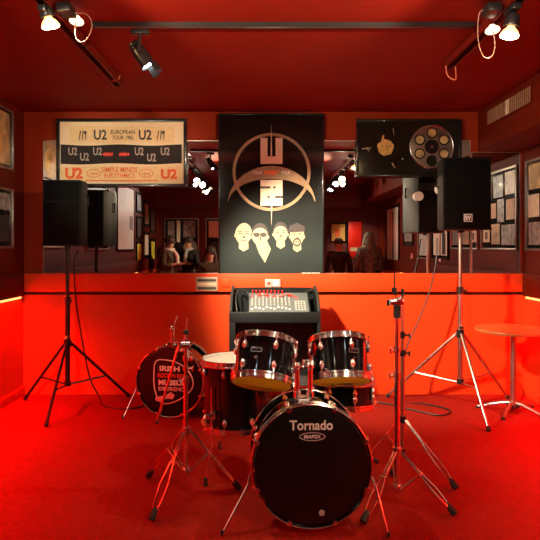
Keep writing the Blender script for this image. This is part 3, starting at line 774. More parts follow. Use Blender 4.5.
SL = V((-1.655, 4.55, 0)); SR = V((1.635, 4.50, 0))
loudspeaker((SL.x+.005, SL.y-.0, 1.349), .315, .540, .29, math.radians(0), 'black loudspeaker on the left tripod stand, below the framed scarves')
loudspeaker((SR.x-.010, SR.y-.04, 1.479), .375, .575, .33, math.radians(-2), 'large black loudspeaker with white badge on the right tripod stand', logo=True, disc=True)

def speaker_stand(c, feet, hub_z, bot_z, top_z, m, label, knobm, r=.017):
    c = V(c); t = thing('speaker_stand', label, 'speaker stand', (c.x, c.y, 0))
    MB().cyl((c.x, c.y, bot_z), (c.x, c.y, hub_z+.35), r+.003).build('outer_pole', m, t)
    MB().cyl((c.x, c.y, hub_z+.3), (c.x, c.y, top_z), r-.002).build('inner_pole', m, t)
    hb = MB().cyl((c.x, c.y, hub_z-.03), (c.x, c.y, hub_z+.035), r+.014)
    hb.build('hub', M_black, t)
    MB().cyl((c.x, c.y, hub_z+.33), (c.x, c.y, hub_z+.39), r+.010).build('height_collar', M_black, t)
    MB().tube([(c.x+.01, c.y-.02, hub_z+.36), (c.x+.045, c.y-.03, hub_z+.36)], .009, 8).build('height_knob', M_black, t)
    MB().tube([(c.x, c.y-.01, hub_z+.055), (c.x, c.y-.045, hub_z+.055)], .014, 10).build('locking_knob', knobm, t)
    MB().cyl((c.x, c.y, bot_z-.012), (c.x, c.y, bot_z+.03), r+.012).build('lower_collar', M_black, t)
    for f in feet:
        f = V((f[0], f[1], .012)); d = V((f.x-c.x, f.y-c.y, 0)).normalized()
        a = V((c.x, c.y, hub_z))+d*.028
        lg = MB().tube([a, f], .0125, 10).build('leg', m, t)
        MB().tube([f-(f-a).normalized()*.03-V((0, 0, 0)), f+V((0, 0, -.002))], .0165, 10).build('rubber_foot', M_rub, lg)
        mid = a.lerp(f, .60)
        MB().tube([V((c.x, c.y, bot_z))+d*.02, mid], .008, 8).build('leg_brace', m, t)
def ff(px, py):
    D = F*CAMZ/(py-246); return ((px-264)*D/F, D)
speaker_stand(SL, [ff(25, 400), ff(46, 427), ff(129, 397)], .53, .185, 1.345, M_black, 'black tripod speaker stand at left with one leg towards the camera', M_gold)
speaker_stand(SR, [ff(387, 397.5), ff(489, 432), ff(508, 399)], .62, .215, 1.475, M_steel, 'silver tripod speaker stand at right beside the round table', M_black)

# cables of the loudspeakers
p = at(78, 238, 4.62)
o = MB().tube([at(79, 250, 4.68), at(74, 262, 4.63), at(76, 300, 4.66), at(83, 345, 4.66), at(90, 378, 4.66), at(99, 396, 4.6), V((-1.33, 4.52, .008)), V((-1.1, 4.46, .008)), V((-.9, 4.62, .008)), V((-.5, 4.72, .008)), V((-.1, 4.7, .008))], .0065, 8, 8).build('speaker_cable', M_cable)
tag(o, 'black cable hanging from the left loudspeaker and trailing along the floor', 'cable')
o = MB().tube([at(437, 238, 4.70), at(436, 262, 4.66), at(430, 290, 4.66), at(418, 322, 4.64), at(405, 352, 4.62), at(399, 385, 4.6), V((1.13, 4.62, .008)), V((1.35, 4.60, .008)), V((1.52, 4.42, .008)), V((1.40, 4.28, .008)), V((1.22, 4.42, .008)), V((.95, 4.66, .008)), V((.6, 4.72, .008))], .006, 8, 8).build('speaker_cable', M_cable)
tag(o, 'black cable hanging from the right loudspeaker and coiling on the floor', 'cable')

# ------------------------------------------------------------------ mixing desk
dx0, dx1, dyf, dyb = -.272, .443, 4.20, 4.64
t = thing('mixer_desk', 'charcoal console desk with raised sides behind the drum kit', 'desk', ((dx0+dx1)/2, 4.42, 0))
MB().box2((dx0, dyf, .751), (dx1, dyf+.03, .835), bev=.006).build('front_apron', M_desk, t)
MB().box2((dx0+.02, dyf+.03, .775), (dx1-.02, dyb-.02, .795)).build('tray', M_desk, t)
def rr(x0, x1, z0, z1, r, n=6):
    pts = [(x0, z0), (x1, z0)]
    pts += [(x1-r+r*math.cos(a), z1-r+r*math.sin(a)) for a in [PI/2*i/n for i in range(n+1)]]
    pts += [(x0+r-r*math.sin(a), z1-r+r*math.cos(a)) for a in [PI/2*i/n for i in range(n+1)]]
    return pts
MB().prism(rr(dx0, dx1, .76, .995, .05), .02, (0, dyb, 0)).build('back_panel', M_desk, t)
for x in (dx0, dx1-.022):
    pr = [(dyf+.03, .76), (dyb-.02, .76), (dyb-.02, .985), (dyb-.09, .992), (dyf+.16, .94), (dyf+.05, .875), (dyf+.03, .84)]
    MB().prism(pr, .022, (x, 0, 0), (0, 1, 0), (0, 0, 1)).build('side_panel', M_desk, t)
    MB().box2((x+.003, dyf+.046, .02), (x+.019, dyb-.05, .76)).build('side_skirt', M_desk, t)
    xx = x+.011
    MB().tube([(xx, dyf+.04, .84), (xx, dyf+.06, .88), (xx, dyf+.17, .948), (xx, dyb-.09, 1.0), (xx, dyb-.01, .998)], .012, 8, 4).build('edge_bead', M_rub, t)
    for y in (dyf+.002, dyb-.05):
        lg = MB().box2((x-.004 if x > 0 else x, y, .0), (x+.05 if x < 0 else x+.022, y+.045, .765), bev=.004).build('leg', M_desk, t)
MB().box2((dx0+.045, dyb-.045, .16), (dx1-.03, dyb-.025, .74)).build('rear_panel', M_dkpr, t)
MB().box2((dx0+.03, 4.38, .30), (dx1-.02, 4.42, .34)).build('stretcher', M_desk, t)
# mixer
mx0, mx1 = -.125, .365
th = math.atan2(.135, .26)
t = thing('audio_mixer', 'grey audio mixer full of pale knobs lying on the console desk', 'audio mixer', ((mx0+mx1)/2, 4.4, .796))
Mm = Matrix.Translation((mx0, 4.29, .812)) @ Matrix.Rotation(th, 4, 'X')
L = .292; Wm = mx1-mx0
MB().prism([(4.29, .797), (4.56, .797), (4.56, .925), (4.54, .940), (4.285, .812)], Wm-.02, (mx0+.01, 0, 0), (0, 1, 0), (0, 0, 1)).build('body', M_black, t)
MB().box2((0, 0, 0), (Wm, L, .012), bev=.002).xf(Mm).build('control_panel', M_grey, t)
for x in (-.008, Wm-.004): MB().box2((x, -.005, -.015), (x+.012, L+.005, .018), bev=.003).xf(Mm).build('side_cheek', M_desk, t)
NC = 11
for i in range(NC):
    x = .028+i*.0305
    for j in range(5):
        y = .105+j*.031
        MB().lathe((x, y, .012), (0, 0, 1), [(0, .0075), (.010, .0062), (.012, .002)], 10).xf(Mm).build('knob', M_redpl if (j == 4 and i % 2 == 0) else M_knob, t)
    MB().box2((x-.002, .018, .0121), (x+.002, .085, .0128)).xf(Mm).build('fader_slot', M_dkpr, t)
    yy = .03+.035*((i*37) % 10)/10
    MB().box2((x-.008, yy, .0128), (x+.008, yy+.014, .022), bev=.002).xf(Mm).build('fader_cap', M_print, t)
d = MB()
for i in range(4):
    for j in range(5): d.box2((.375+i*.024, .03+j*.03, .0121), (.391+i*.024, .045+j*.03, .016))
d.xf(Mm).build('button_block', M_knob, t)
for i in range(9):
    MB().cyl((.03+i*.031, .277, .012), (.03+i*.031, .270, .048), .0065, n=10).xf(Mm).build('jack_plug', M_redpl, t)
q = MB()
q.tube([at(252, 299, 4.52), at(262, 294, 4.50), at(275, 297, 4.49), at(288, 294, 4.49), at(302, 301, 4.46)], .006, 8, 6)
tag(q.build('patch_cable', M_redpl), 'red patch cable lying across the top of the audio mixer', 'cable')
q = MB().tube([at(272, 286, 4.85), at(269, 290, 4.76), at(262, 293, 4.60), at(257, 299, 4.50)], .0045, 8, 6).build('power_cable', M_wcable)
tag(q, 'pale cable running from the socket box down to the audio mixer', 'cable')
q = MB().tube([at(277, 286, 4.85), at(275, 291, 4.76), at(281, 291, 4.60), at(284, 297, 4.48)], .0045, 8, 6).build('power_cable', M_cable)
tag(q, 'black cable running from the socket box down to the audio mixer', 'cable')
for sgn, pts in (('left', [at(237, 312, 4.30), at(236, 296, 4.40), at(240, 290, 4.55), at(247, 292, 4.5), at(251, 299, 4.46)]),
                 ('right', [at(300, 298, 4.5), at(305, 292, 4.58), at(313, 290, 4.58), at(317, 296, 4.45)])):
    q = MB().tube(pts, .006, 8, 6).build('audio_cable', M_cable); tag(q, f'thick black cable curving over the {sgn} inner side of the console desk', 'cable')

# ------------------------------------------------------------------ drums
def perp(axis, ang):
    u, w = frame_from(axis); return u*math.cos(ang)+w*math.sin(ang)

def tom(t, top, axis, R, Ls, topm, botm, nl=6, a0=0.0, shellm=None, badge_ang=None, lugs=True):
    """small drum: top = centre of the batter head, axis points from bottom to top"""
    axis = V(axis).normalized(); bot = top-axis*Ls
    MB().lathe(bot+axis*.012, axis, [(0, R-.006), (0, R), (Ls-.024, R), (Ls-.024, R-.006)], 64, loop=True).build('shell', shellm or M_shell, t)
    for nm, c, sg, mm in (('batter_head', top, 1, topm), ('resonant_head', bot, -1, botm)):
        MB().lathe(c-axis*sg*.010, axis*sg, [(0, R+.003), (.006, R+.004), (.009, R-.004), (.010, R*.5), (.010, .002)], 64).build(nm, mm, t)
    Rh = R+.013
    for nm, c, sg in (('top_hoop', top, 1), ('bottom_hoop', bot, -1)):
        MB().lathe(c, axis*sg, [(-.020, Rh+.004), (-.017, Rh+.004), (-.017, Rh-.004), (.010, Rh-.004), (.012, Rh-.006), (.015, Rh-.003), (.013, Rh), (-.012, Rh), (-.014, Rh+.004), (-.020, Rh+.004)][0:], 64, loop=False).build(nm, M_chrome, t) if False else \
        MB().lathe(c, axis*sg, [(-.018, Rh-.006), (.011, Rh-.006), (.014, Rh-.008), (.017, Rh-.004), (.014, Rh), (-.006, Rh), (-.010, Rh+.006), (-.018, Rh+.006)], 64, loop=True).build(nm, M_chrome, t)
    for i in range(nl):
        a = a0+2*PI*i/nl; r = perp(axis, a)
        for c, sg in ((top, -1), (bot, 1)):
            k = c+axis*sg*.055+r*(R+.008)
            mb = MB().sphere(k, .016, (1, 1, 1), 12)
            mb.sphere(k+axis*sg*.012, .011, (1, 1, 1), 10); mb.sphere(k-axis*sg*.012, .011, (1, 1, 1), 10)
            mb.cyl(k-axis*sg*.01+r*.006, c-axis*sg*.012+r*(R+.014), .0032, n=8)
            mb.cyl(c-axis*sg*.004+r*(R+.014), c-axis*sg*.016+r*(R+.014), .0065, n=8)
            mb.build('lug', M_chrome, t)
    if badge_ang is not None:
        r = perp(axis, badge_ang); tg = axis.cross(r).normalized()
        c = top-axis*.085+r*(R+.0012)
        o = MB().prism(rr(-.030, .030, -.012, .012, .008), .0015, c, tg, axis).build('badge', M_steel, t)
        MB().prism(rr(-.026, .026, -.009, .008, .006), .0012, c+r*.0012, tg, axis).build('badge_field', M_shell, o)
        k = MB()
        for q in range(5): k.box(c+r*.003+tg*(-.018+.009*q), (.004, .001, .008))
        k.build('badge_mark', M_steel, o)
        MB().lathe(top-axis*.125+r*(R), r, [(0, .008), (.004, .007), (.004, .002)], 14).build('air_vent', M_chrome, t)

def ang_for(axis, world):
    """angle so that perp(axis, ang) points most towards world"""
    u, w = frame_from(V(axis).normalized()); world = V(world)
    return math.atan2(world.dot(w), world.dot(u))

def drum_logo_M(c, nrm):
    """matrix putting XZ-plane lettering (facing -Y) on a head at c with outward normal nrm"""
    n = V(nrm).normalized(); up = V((0, 0, 1)); up = (up-n*up.dot(n)).normalized(); x = up.cross(n)  # x right seen from outside
    x = V((-n.y, n.x, 0)).normalized()
    if x.x < 0: x = -x
    return Matrix(((x.x, -n.x, up.x, c.x), (x.y, -n.y, up.y, c.y), (x.z, -n.z, up.z, c.z), (0, 0, 0, 1)))

def bass(front, rear, R, label, name='bass_drum', nclaw=8, phase=.0, hoopm=None, chrome_edge=True):
    front = V(front); rear = V(rear); ax = (front-rear).normalized(); L = (front-rear).length
    t = thing(name, label, 'bass drum', (((front+rear)/2).x, ((front+rear)/2).y, 0))
    Rs = R-.018
    MB().lathe(rear+ax*.02, ax, [(0, Rs-.005), (0, Rs), (L-.04, Rs), (L-.04, Rs-.005)], 80).build('shell', M_shell, t)
    for c, sg, nm in ((front, 1, 'front_head'), (rear, -1, 'batter_head')):
        MB().lathe(c-ax*sg*.012, ax*sg, [(0, Rs+.002), (.006, Rs+.001), (.008, Rs-.01), (.008, .002)], 80).build(nm, M_bhead, t)
    for c, sg, nm in ((front, 1, 'front_hoop'), (rear, -1, 'rear_hoop')):
        MB().lathe(c, ax*sg, [(-.040, Rs+.004), (0, Rs+.004), (.002, Rs+.006), (.002, R-.002), (0, R), (-.040, R)], 80, loop=True).build(nm, hoopm or M_shell, t)
        MB().torus(c+ax*sg*.001, ax, R-.0035, .0045, 80, 8).torus(c-ax*sg*.040, ax, R-.001, .0040, 80, 8).build('hoop_inlay', M_chrome, t)
    u, w = frame_from(ax)
    for i in range(nclaw):
        a = phase+2*PI*i/nclaw; r = perp(ax, a)
        for c, sg in ((front, 1), (rear, -1)):
            mb = MB()
            tg = ax.cross(r).normalized()
            rot = Matrix((r, tg, ax)).transposed()
            mb.box(c+r*(R+.003)-ax*sg*.016, (.006, .020, .046), rot, .002)
            mb.box(c+r*(R-.008)+ax*sg*.005, (.024, .020, .005), rot, .002)
            mb.sphere(c+r*(R+.004)-ax*sg*.045, .012, (1, 1, 1), 10)
            mb.cyl(c+r*(R+.002)-ax*sg*.04, c+r*(Rs+.016)-ax*sg*.12, .004, n=8)
            mb.build('claw_hook', M_chrome, t)
            MB().sphere(c+r*(Rs+.012)-ax*sg*.125, .015, (1, 1, 1), 12).sphere(c+r*(Rs+.012)-ax*sg*.145, .011, (1, 1, 1), 10).build('lug', M_chrome, t)
    return t, ax

# main bass drum
BF = V((.225, 2.535, .317)); BR = V((.215, 2.925, .289))
t, ax = bass(BF, BR, .287, 'front bass drum with a white wordmark on its black head', phase=PI/8)
MB().lathe(BF-ax*.0035, ax, [(0, .002), (0, .002)][:1]+[(0, .255), (.0005, .254), (.0005, .002)], 64).build('head_dot', M_bhead, t) if False else None
Mh = drum_logo_M(BF-ax*.0038, ax)
w_ = .205
q = MB(); add_text(q, 'Tornado', -.104, -.0002, .164, .205, .046, .020, .001, M=Mh); lg = q.build('wordmark', M_print, t)
q = MB(); n = 40; c = (.004, .134)
q.strip([(c[0]+.058*math.cos(2*PI*i/n), c[1]+.017*math.sin(2*PI*i/n)) for i in range(n)], [(c[0]+.061*math.cos(2*PI*i/n), c[1]+.0195*math.sin(2*PI*i/n)) for i in range(n)], .001, (0, -.0002, 0), close=True)
q.xf(Mh); add_text(q, 'MAPEX', c[0]-.040, -.0002, c[1]-.0085, .080, .017, .03, .001, M=Mh); q.build('oval_mark', M_print, t)
q = MB().lathe((.045, -.0002, -.215), (0, -1, 0), [(0, .014), (.001, .014), (.001, .002)], 20); q.xf(Mh).build('head_label', M_gypr, t)
# tom mount
mc = BF.lerp(BR, .42)+V((0, 0, .270))
MB().box(mc+V((-.025, 0, .012)), (.085, .09, .022), bev=.005).build('mount_plate', M_chrome, t)
MB().box(mc+V((-.025, -.046, .012)), (.05, .006, .02), bev=.002).build('mount_badge', M_print, t)
for x in (-.055, .010):
    MB().cyl(mc+V((x, 0, .02)), mc+V((x, 0, .165)), .0125).build('holder_post', M_chrome, t)
    MB().cyl(mc+V((x, 0, .02)), mc+V((x, 0, .048)), .019).build('holder_collar', M_chrome, t)
# spurs
for sg, px, py in ((-1, 222, 536), (1, 388.5, 538)):
    D = F*CAMZ/(py-246); foot = V(((px-264)*D/F, D, .006))
    a = BF.lerp(BR, .30)+V((sg*.272, 0, -.02)); kn = V((BF.x+sg*(.305 if sg < 0 else .31), 2.59, .20))
    lg = MB().tube([a, a.lerp(kn, .8), kn, foot], .0065, 10).build('spur', M_chrome, t)
    MB().sphere(a, .024, (1, 1, 1), 14).build('spur_bracket', M_chrome, t)
    MB().cyl(foot+V((0, 0, .02)), foot-V((0, 0, .005)), .009, .005).build('spur_tip', M_rub, lg)

# rack toms
def rack_tom(top, bot, R, label, hold_x, badge_dir):
    top = V(top); bot = V(bot); ax = (top-bot).normalized()
    t = thing('rack_tom', label, 'drum', (bot.x, bot.y, bot.z))
    tom(t, top, ax, R, (top-bot).length, M_white, M_amber, 6, ang_for(ax, (0.0, -1, 0))+PI/6*.55, badge_ang=ang_for(ax, badge_dir))
    post = mc+V((hold_x, 0, .165))
    sgn = -1 if hold_x < 0 else 1
    att = top.lerp(bot, .62)+V((-sgn*R*.86, -.45*R, 0))
    pts = [post, post+V((sgn*.004, -.01, .02)), post+V((sgn*.012, -.02, .035)), att]
    att = top.lerp(bot, .66)+ax.cross(V((0, 1, 0))).normalized()*0+V((-sgn*.0, 0, 0))
    side = V((-sgn, -.25, 0)); side = (side-ax*side.dot(ax)).normalized()
    br = top.lerp(bot, .60)+side*(R+.012)
    MB().tube([post, post+V((0, 0, .018)), br+side*.035-V((0, 0, .01)), br], .0085, 10, 4).build('holder_arm', M_chrome, t)
    MB().sphere(post+V((0, 0, .010)), .020, (1, 1, 1), 14).build('holder_joint', M_chrome, t)
    rot = Matrix((side, ax.cross(side), ax)).transposed()
    MB().box(br-side*.004, (.018, .050, .075), rot, .005).cyl(br+side*.01, br+side*.045, .016).build('holder_bracket', M_chrome, t)
    MB().tube([br+side*.03+V((0, -.02, .0)), br+side*.03+V((0, -.055, .012))], .007, 8).box(br+side*.03+V((0, -.058, .013)), (.034, .006, .012), None, .002).build('wing_screw', M_chrome, t)
D1 = 2.86
tc = at(266.3, 342.5, 2.91); bc = at(262.0, 381.6, 2.815)
rack_tom(tc, bc, .152, 'left rack tom over the bass drum, tilted to show its amber underside', -.055, (-.30, -1, 0))
tc = at(338.3, 341, 3.0); bc = at(340.8, 379.3, 2.915)
rack_tom(tc, bc, .152, 'right rack tom over the bass drum, tilted to show its amber underside', .010, (.38, -1, 0))

# floor tom
FT = V((-.165, 3.25, 0)); ftop = V((FT.x-.005, FT.y+.0, .668)); fbot = V((FT.x+.003, FT.y-.01, .290))
t = thing('floor_tom', 'black floor tom with a white head standing on three chrome legs', 'drum', (FT.x, FT.y, 0))
fax = (ftop-fbot).normalized()
tom(t, ftop, fax, .195, (ftop-fbot).length, M_whites, M_amber, 8, ang_for(fax, (-.3, -1, 0)), badge_ang=None)
for (fx_, fy_, ang) in ((ff(205.5, 486)[0], ff(205.5, 486)[1], None), (ff(220, 449)[0], ff(220, 449)[1], None), (.06, 3.33, None)):
    foot = V((fx_, fy_, .012)); d = V((foot.x-FT.x, foot.y-FT.y, 0)).normalized()
    br = FT+d*(.195+.022)+V((0, 0, .385))
    lg = MB().tube([br+V((0, 0, .155)), br+V((0, 0, -.12)), V((br.x, br.y, .22)).lerp(foot, .1), foot], .0055, 10).build('leg', M_chrome, t)
    MB().cyl(foot+V((0, 0, .035)), foot-V((0, 0, .011)), .011, .013).build('rubber_foot', M_rub, lg)
    MB().box(br-d*.012, (.03, .03, .05), None, .006).cyl(br, br+d*.03, .011).box(br+d*.035, (.02, .008, .03), None, .002).build('leg_bracket', M_chrome, t)

# snare on a stand behind the right tom
SN = V((.475, 3.22, 0))
t = thing('snare_drum', 'snare drum with chrome hoops half hidden under the right rack tom', 'drum', (SN.x, SN.y, .42))
ax = V((.02, .10, 1)).normalized(); st = V((SN.x, SN.y, .555))
tom(t, st, ax, .175, .14, M_white, M_amber, 8, .2)
t = thing('snare_stand', 'low chrome stand carrying the snare drum behind the bass drum', 'drum stand', (SN.x, SN.y, 0))
MB().cyl((SN.x, SN.y, .10), (SN.x, SN.y, .36), .011).build('pole', M_chrome, t)
for k in range(3):
    a = k*2*PI/3+.5; d = V((math.cos(a), math.sin(a), 0))
    MB().tube([V((SN.x, SN.y, .35)), V((SN.x, SN.y, .37))+d*.16, V((SN.x, SN.y, .388+.019*math.sin(a)*-1))+d*.208, V((SN.x, SN.y, .425))+d*.212], .007, 8).build('basket_arm', M_chrome, t)
    lg = MB().tube([V((SN.x, SN.y, .24)), V((SN.x, SN.y, .014))+d*.25], .007, 8).build('leg', M_chrome, t)
    MB().tube([V((SN.x, SN.y, .035))+d*.23, V((SN.x, SN.y, .013))+d*.26], .013, 8).build('rubber_foot', M_rub, lg)

# rear bass drum with the museum logo
RF = V((-.742, 4.235, .283)); RR = V((-.690, 4.56, .278))
t, ax = bass(RF, RR, .277, 'rear bass drum with a pick-shaped museum logo, standing near the back wall', phase=PI/8)
Mh = drum_logo_M(RF-ax*.0038, ax)
def px2(px, py): return ((px-170.5)/127.5, -(py-383)/127.5)
# pick outline
key = [(154, 366), (157, 361.5), (164, 360.5), (175, 362), (186, 367), (193, 375), (195.5, 384), (192, 392), (182, 400), (170, 405), (161, 404), (156, 396), (153.5, 384)]
kk = spline([V((*px2(*p), 0)) for p in key]+[V((*px2(*key[0]), 0))], 5)[:-1]
cen = V((*px2(173, 383), 0))
outl = [(p.x, p.y) for p in kk]; inl = [((p-(p-cen).normalized()*.009).x, (p-(p-cen).normalized()*.009).y) for p in kk]
MB().strip(inl, outl, .001, (0, -.0002, 0), close=True).xf(Mh).build('pick_outline', M_print, t)
def line(s, xa, xb, ya, yb, mm, nm, bold=.04):
    a = px2(xa, yb); b = px2(xb, ya)
    q = MB(); add_text(q, s, a[0], -.0002, a[1], b[0]-a[0], b[1]-a[1], bold, .001, M=Mh); q.build(nm, mm, t)
line('IRISH', 160, 181, 367, 372.5, M_print, 'logo_lettering')
line("ROCK N ROLL", 158, 190, 374.5, 379, M_redpr, 'logo_lettering_red')
line('MUSEUM', 159, 189, 381, 386.5, M_print, 'logo_lettering')
line('EXPERIENCE', 159, 188, 388, 392, M_print, 'logo_lettering', .02)
q = MB().prism([px2(156, 402), px2(156, 399), px2(167, 396), px2(172, 393), px2(176, 396), px2(174, 400), px2(167, 400), px2(160, 403)][::-1], .001, (0, -.0002, 0)).xf(Mh).build('logo_guitar', M_print, t)
MB().box((-.715, 4.39, .563), (.06, .07, .02), None, .004).build('mount_plate', M_chrome, t)
for sg, (px, py) in ((-1, (123, 419)), (1, (219, 412))):
    foot = V((ff(px, py)[0], ff(px, py)[1], .006)); a = RF.lerp(RR, .35)+V((sg*.262, 0, -.03))
    lg = MB().tube([a, a+V((sg*.02, -.0, .0)), foot], .006, 8).build('spur', M_chrome, t)
    MB().sphere(a, .022, (1, 1, 1), 12).build('spur_bracket', M_chrome, t)
    MB().cyl(foot+V((0, 0, .02)), foot-V((0, 0, .005)), .009, .006).build('spur_tip', M_rub, lg)

# ------------------------------------------------------------------ cymbal stands
def tripod(t, c, feet, hub_z, low_z, m=M_chrome, dbl=True):
    """double braced folding tripod"""
    c = V((c[0], c[1], 0))
    for f in feet:
        f = V((f[0], f[1], .03)); d = V((f.x-c.x, f.y-c.y, 0)).normalized(); s = V((-d.y, d.x, 0))
        a = c+V((0, 0, hub_z))+d*.022
        mb = MB()
        if dbl:
            for sg in (-1, 1): mb.tube([a+s*sg*.007, a.lerp(f, .36)+s*sg*.007, a.lerp(f, .66)+s*sg*.024, a.lerp(f, .88)+s*sg*.018, f+s*sg*.002], .0048, 8)
        else: mb.tube([a, f], .007, 8)
        lg = mb.build('leg', m, t)
        e = (f-a).normalized()
        MB().lathe(f-e*.035, e, [(0, .010), (.012, .015), (.045, .020), (.058, .018), (.060, .004)], 14).build('rubber_foot', M_rub, lg)
        mid = a.lerp(f, .40)
        lo = c+V((0, 0, low_z))+d*.018
        br = MB()
        for sg in (-1, 1): br.tube([lo+s*sg*.010, mid+s*sg*.013], .0042, 8)
        br.cyl(mid+s*.022, mid-s*.022, .006, n=10)
        br.build('leg_brace', m, t)
def collar(t, c, z, r=.020, h=.035, wing=(1, -.3), m=M_chrome, nm='height_collar'):
    d = V((*wing, 0)).normalized()
    o = MB().cyl((c[0], c[1], z-h/2), (c[0], c[1], z+h/2), r).cyl(V((c[0], c[1], z)), V((c[0], c[1], z))+d*.036, .006, n=10).box(V((c[0], c[1], z))+d*.040, (.010, .010, .032), Matrix.Rotation(math.atan2(d.y, d.x), 3, 'Z'), .003)
    return o.build(nm, m, t)

# left
LC = (-.425, 2.94)
t = thing('cymbal_stand', 'left chrome cymbal stand without cymbal, in front of the rear bass drum', 'cymbal stand', (LC[0], LC[1], 0))
tripod(t, LC, [ff(153, 521), ff(149.5, 479), ff(237, 491)], .345, .125)
MB().cyl((LC[0], LC[1], .095), (LC[0], LC[1], .62), .0135).build('lower_pole', M_chrome, t)
MB().cyl((LC[0], LC[1], .60), (LC[0], LC[1], .845), .0100).build('upper_pole', M_chrome, t)
MB().cyl((LC[0], LC[1], .325), (LC[0], LC[1], .365), .024).build('tripod_hub', M_chrome, t)
MB().cyl((LC[0], LC[1], .10), (LC[0], LC[1], .14), .022).build('tripod_slider', M_chrome, t)
collar(t, LC, .62, wing=(-1, -.3)); collar(t, LC, .74, .017, .03, wing=(.9, -.5)); collar(t, LC, .685, .016, .022)
jt = V((LC[0]-.03, LC[1]-.02, .815))
MB().cyl(jt+V((-.03, 0, 0)), jt+V((.055, 0, 0)), .020).cyl(jt+V((0, -.028, 0)), jt+V((0, .03, 0)), .016).build('tilter_joint', M_chrome, t)
MB().cyl(jt+V((.0, -.02, .03)), jt+V((.0, -.02, -.03)), .010).box(jt+V((-.045, -.01, .01)), (.012, .012, .04), None, .003).build('wing_screw', M_chrome, t)
a = at(177, 352, 2.90); b = at(157, 422, 2.86)
bo = MB().tube([jt+V((0, -.025, .0)), a, b], .0072, 10).build('boom_arm', M_chrome, t)
MB().sphere(b, .010, (1, 1, 1), 10).build('boom_tip', M_rub, bo)
p0 = at(172.5, 341, 2.91); p1 = at(172, 329, 2.91); p2 = at(177, 316, 2.91)
MB().tube([p0, p1], .010, 10).tube([p1, p2], .0045, 8).sphere(p1, .016, (1, 1, 1), 12).build('cymbal_spindle', M_chrome, t)
p0 = at(185, 343, 2.95); p1 = at(186, 332, 2.95); p2 = at(187, 318, 2.95)
MB().tube([jt+V((.05, 0, 0)), p0, p1], .009, 10).tube([p1, p2], .003, 8).build('second_spindle', M_steel, t)
MB().cyl(p1-V((0, 0, .012)), p1+V((0, 0, .010)), .017).build('felt_washer', M_rub, t)

# right, in front
RC = (.705, 2.86)
t = thing('cymbal_stand', 'front chrome cymbal stand at the right of the bass drum, black rubber feet spread wide', 'cymbal stand', (RC[0], RC[1], 0))
tripod(t, RC, [ff(452, 516), ff(365, 524), ff(393, 477)], .265, .065, dbl=True)
MB().cyl((RC[0], RC[1], .05), (RC[0], RC[1], .66), .0145).build('lower_pole', M_chrome, t)
MB().cyl((RC[0], RC[1], .64), (RC[0], RC[1], .99), .0110).build('upper_pole', M_chrome, t)
MB().cyl((RC[0], RC[1], .245), (RC[0], RC[1], .285), .025).build('tripod_hub', M_chrome, t)
MB().cyl((RC[0], RC[1], .045), (RC[0], RC[1], .085), .024).build('tripod_slider', M_chrome, t)
collar(t, RC, .665, wing=(-1, -.2)); collar(t, RC, .80, .018, .03, wing=(-1, -.5))
MB().cyl((RC[0], RC[1], .97), (RC[0], RC[1], 1.035), .019).build('grip_sleeve', M_rub, t)
jt = V((RC[0]-.005, RC[1]-.01, 1.055))
MB().cyl(jt+V((-.035, 0, 0)), jt+V((.035, 0, 0)), .017).sphere(jt+V((.015, -.01, .012)), .019, (1, 1, 1), 12).build('tilter_joint', M_chrome, t)
MB().box(jt+V((-.045, 0, -.005)), (.014, .010, .03), None, .003).build('wing_screw', M_black, t)
MB().tube([jt, jt+V((-.012, 0, .07)), jt+V((-.010, 0, .155))], .0035, 8).build('cymbal_spindle', M_black, t)
MB().cyl(jt+V((-.012, 0, .045)), jt+V((-.012, 0, .075)), .013).build('felt_washer', M_rub, t)

# right, behind
QC = (.842, 3.28)
t = thing('cymbal_stand', 'rear cymbal stand at right, its thin dark pole just behind the front one', 'cymbal stand', (QC[0], QC[1], 0))
tripod(t, QC, [ff(454, 490), ff(368, 462), (.90, 3.62)], .30, .10, dbl=True)
MB().cyl((QC[0], QC[1], .08), (QC[0], QC[1], .70), .0120).build('lower_pole', M_steel, t)
MB().cyl((QC[0], QC[1], .68), (QC[0], QC[1], 1.06), .0080).build('upper_pole', M_steel, t)
MB().cyl((QC[0], QC[1], .28), (QC[0], QC[1], .32), .022).build('tripod_hub', M_black, t)
MB().cyl((QC[0], QC[1], .08), (QC[0], QC[1], .12), .020).build('tripod_slider', M_black, t)
collar(t, QC, .70, .018, wing=(1, -.3), m=M_black); collar(t, QC, .81, .015, .04, wing=(1, -.3), m=M_black)
MB().cyl((QC[0], QC[1], 1.05), (QC[0], QC[1], 1.09), .010).build('pole_tip', M_rub, t)

# bass pedal seen behind the bass drum
t = thing('bass_pedal', 'dark kick pedal behind the front bass drum', 'drum pedal', (.21, 3.12, 0))
MB().prism([(3.0, 0), (3.28, 0), (3.28, .02), (3.0, .03)], .09, (.165, 0, 0), (0, 1, 0), (0, 0, 1)).build('footboard', M_steel, t)
for x in (.165, .255): MB().box2((x-.006, 2.985, 0), (x+.006, 3.01, .22)).build('upright', M_black, t)
MB().cyl((.16, 2.998, .21), (.26, 2.998, .21), .008).tube([(.21, 2.998, .21), (.21, 3.03, .34)], .005).sphere((.21, 3.035, .36), .022).build('beater', M_steel, t)

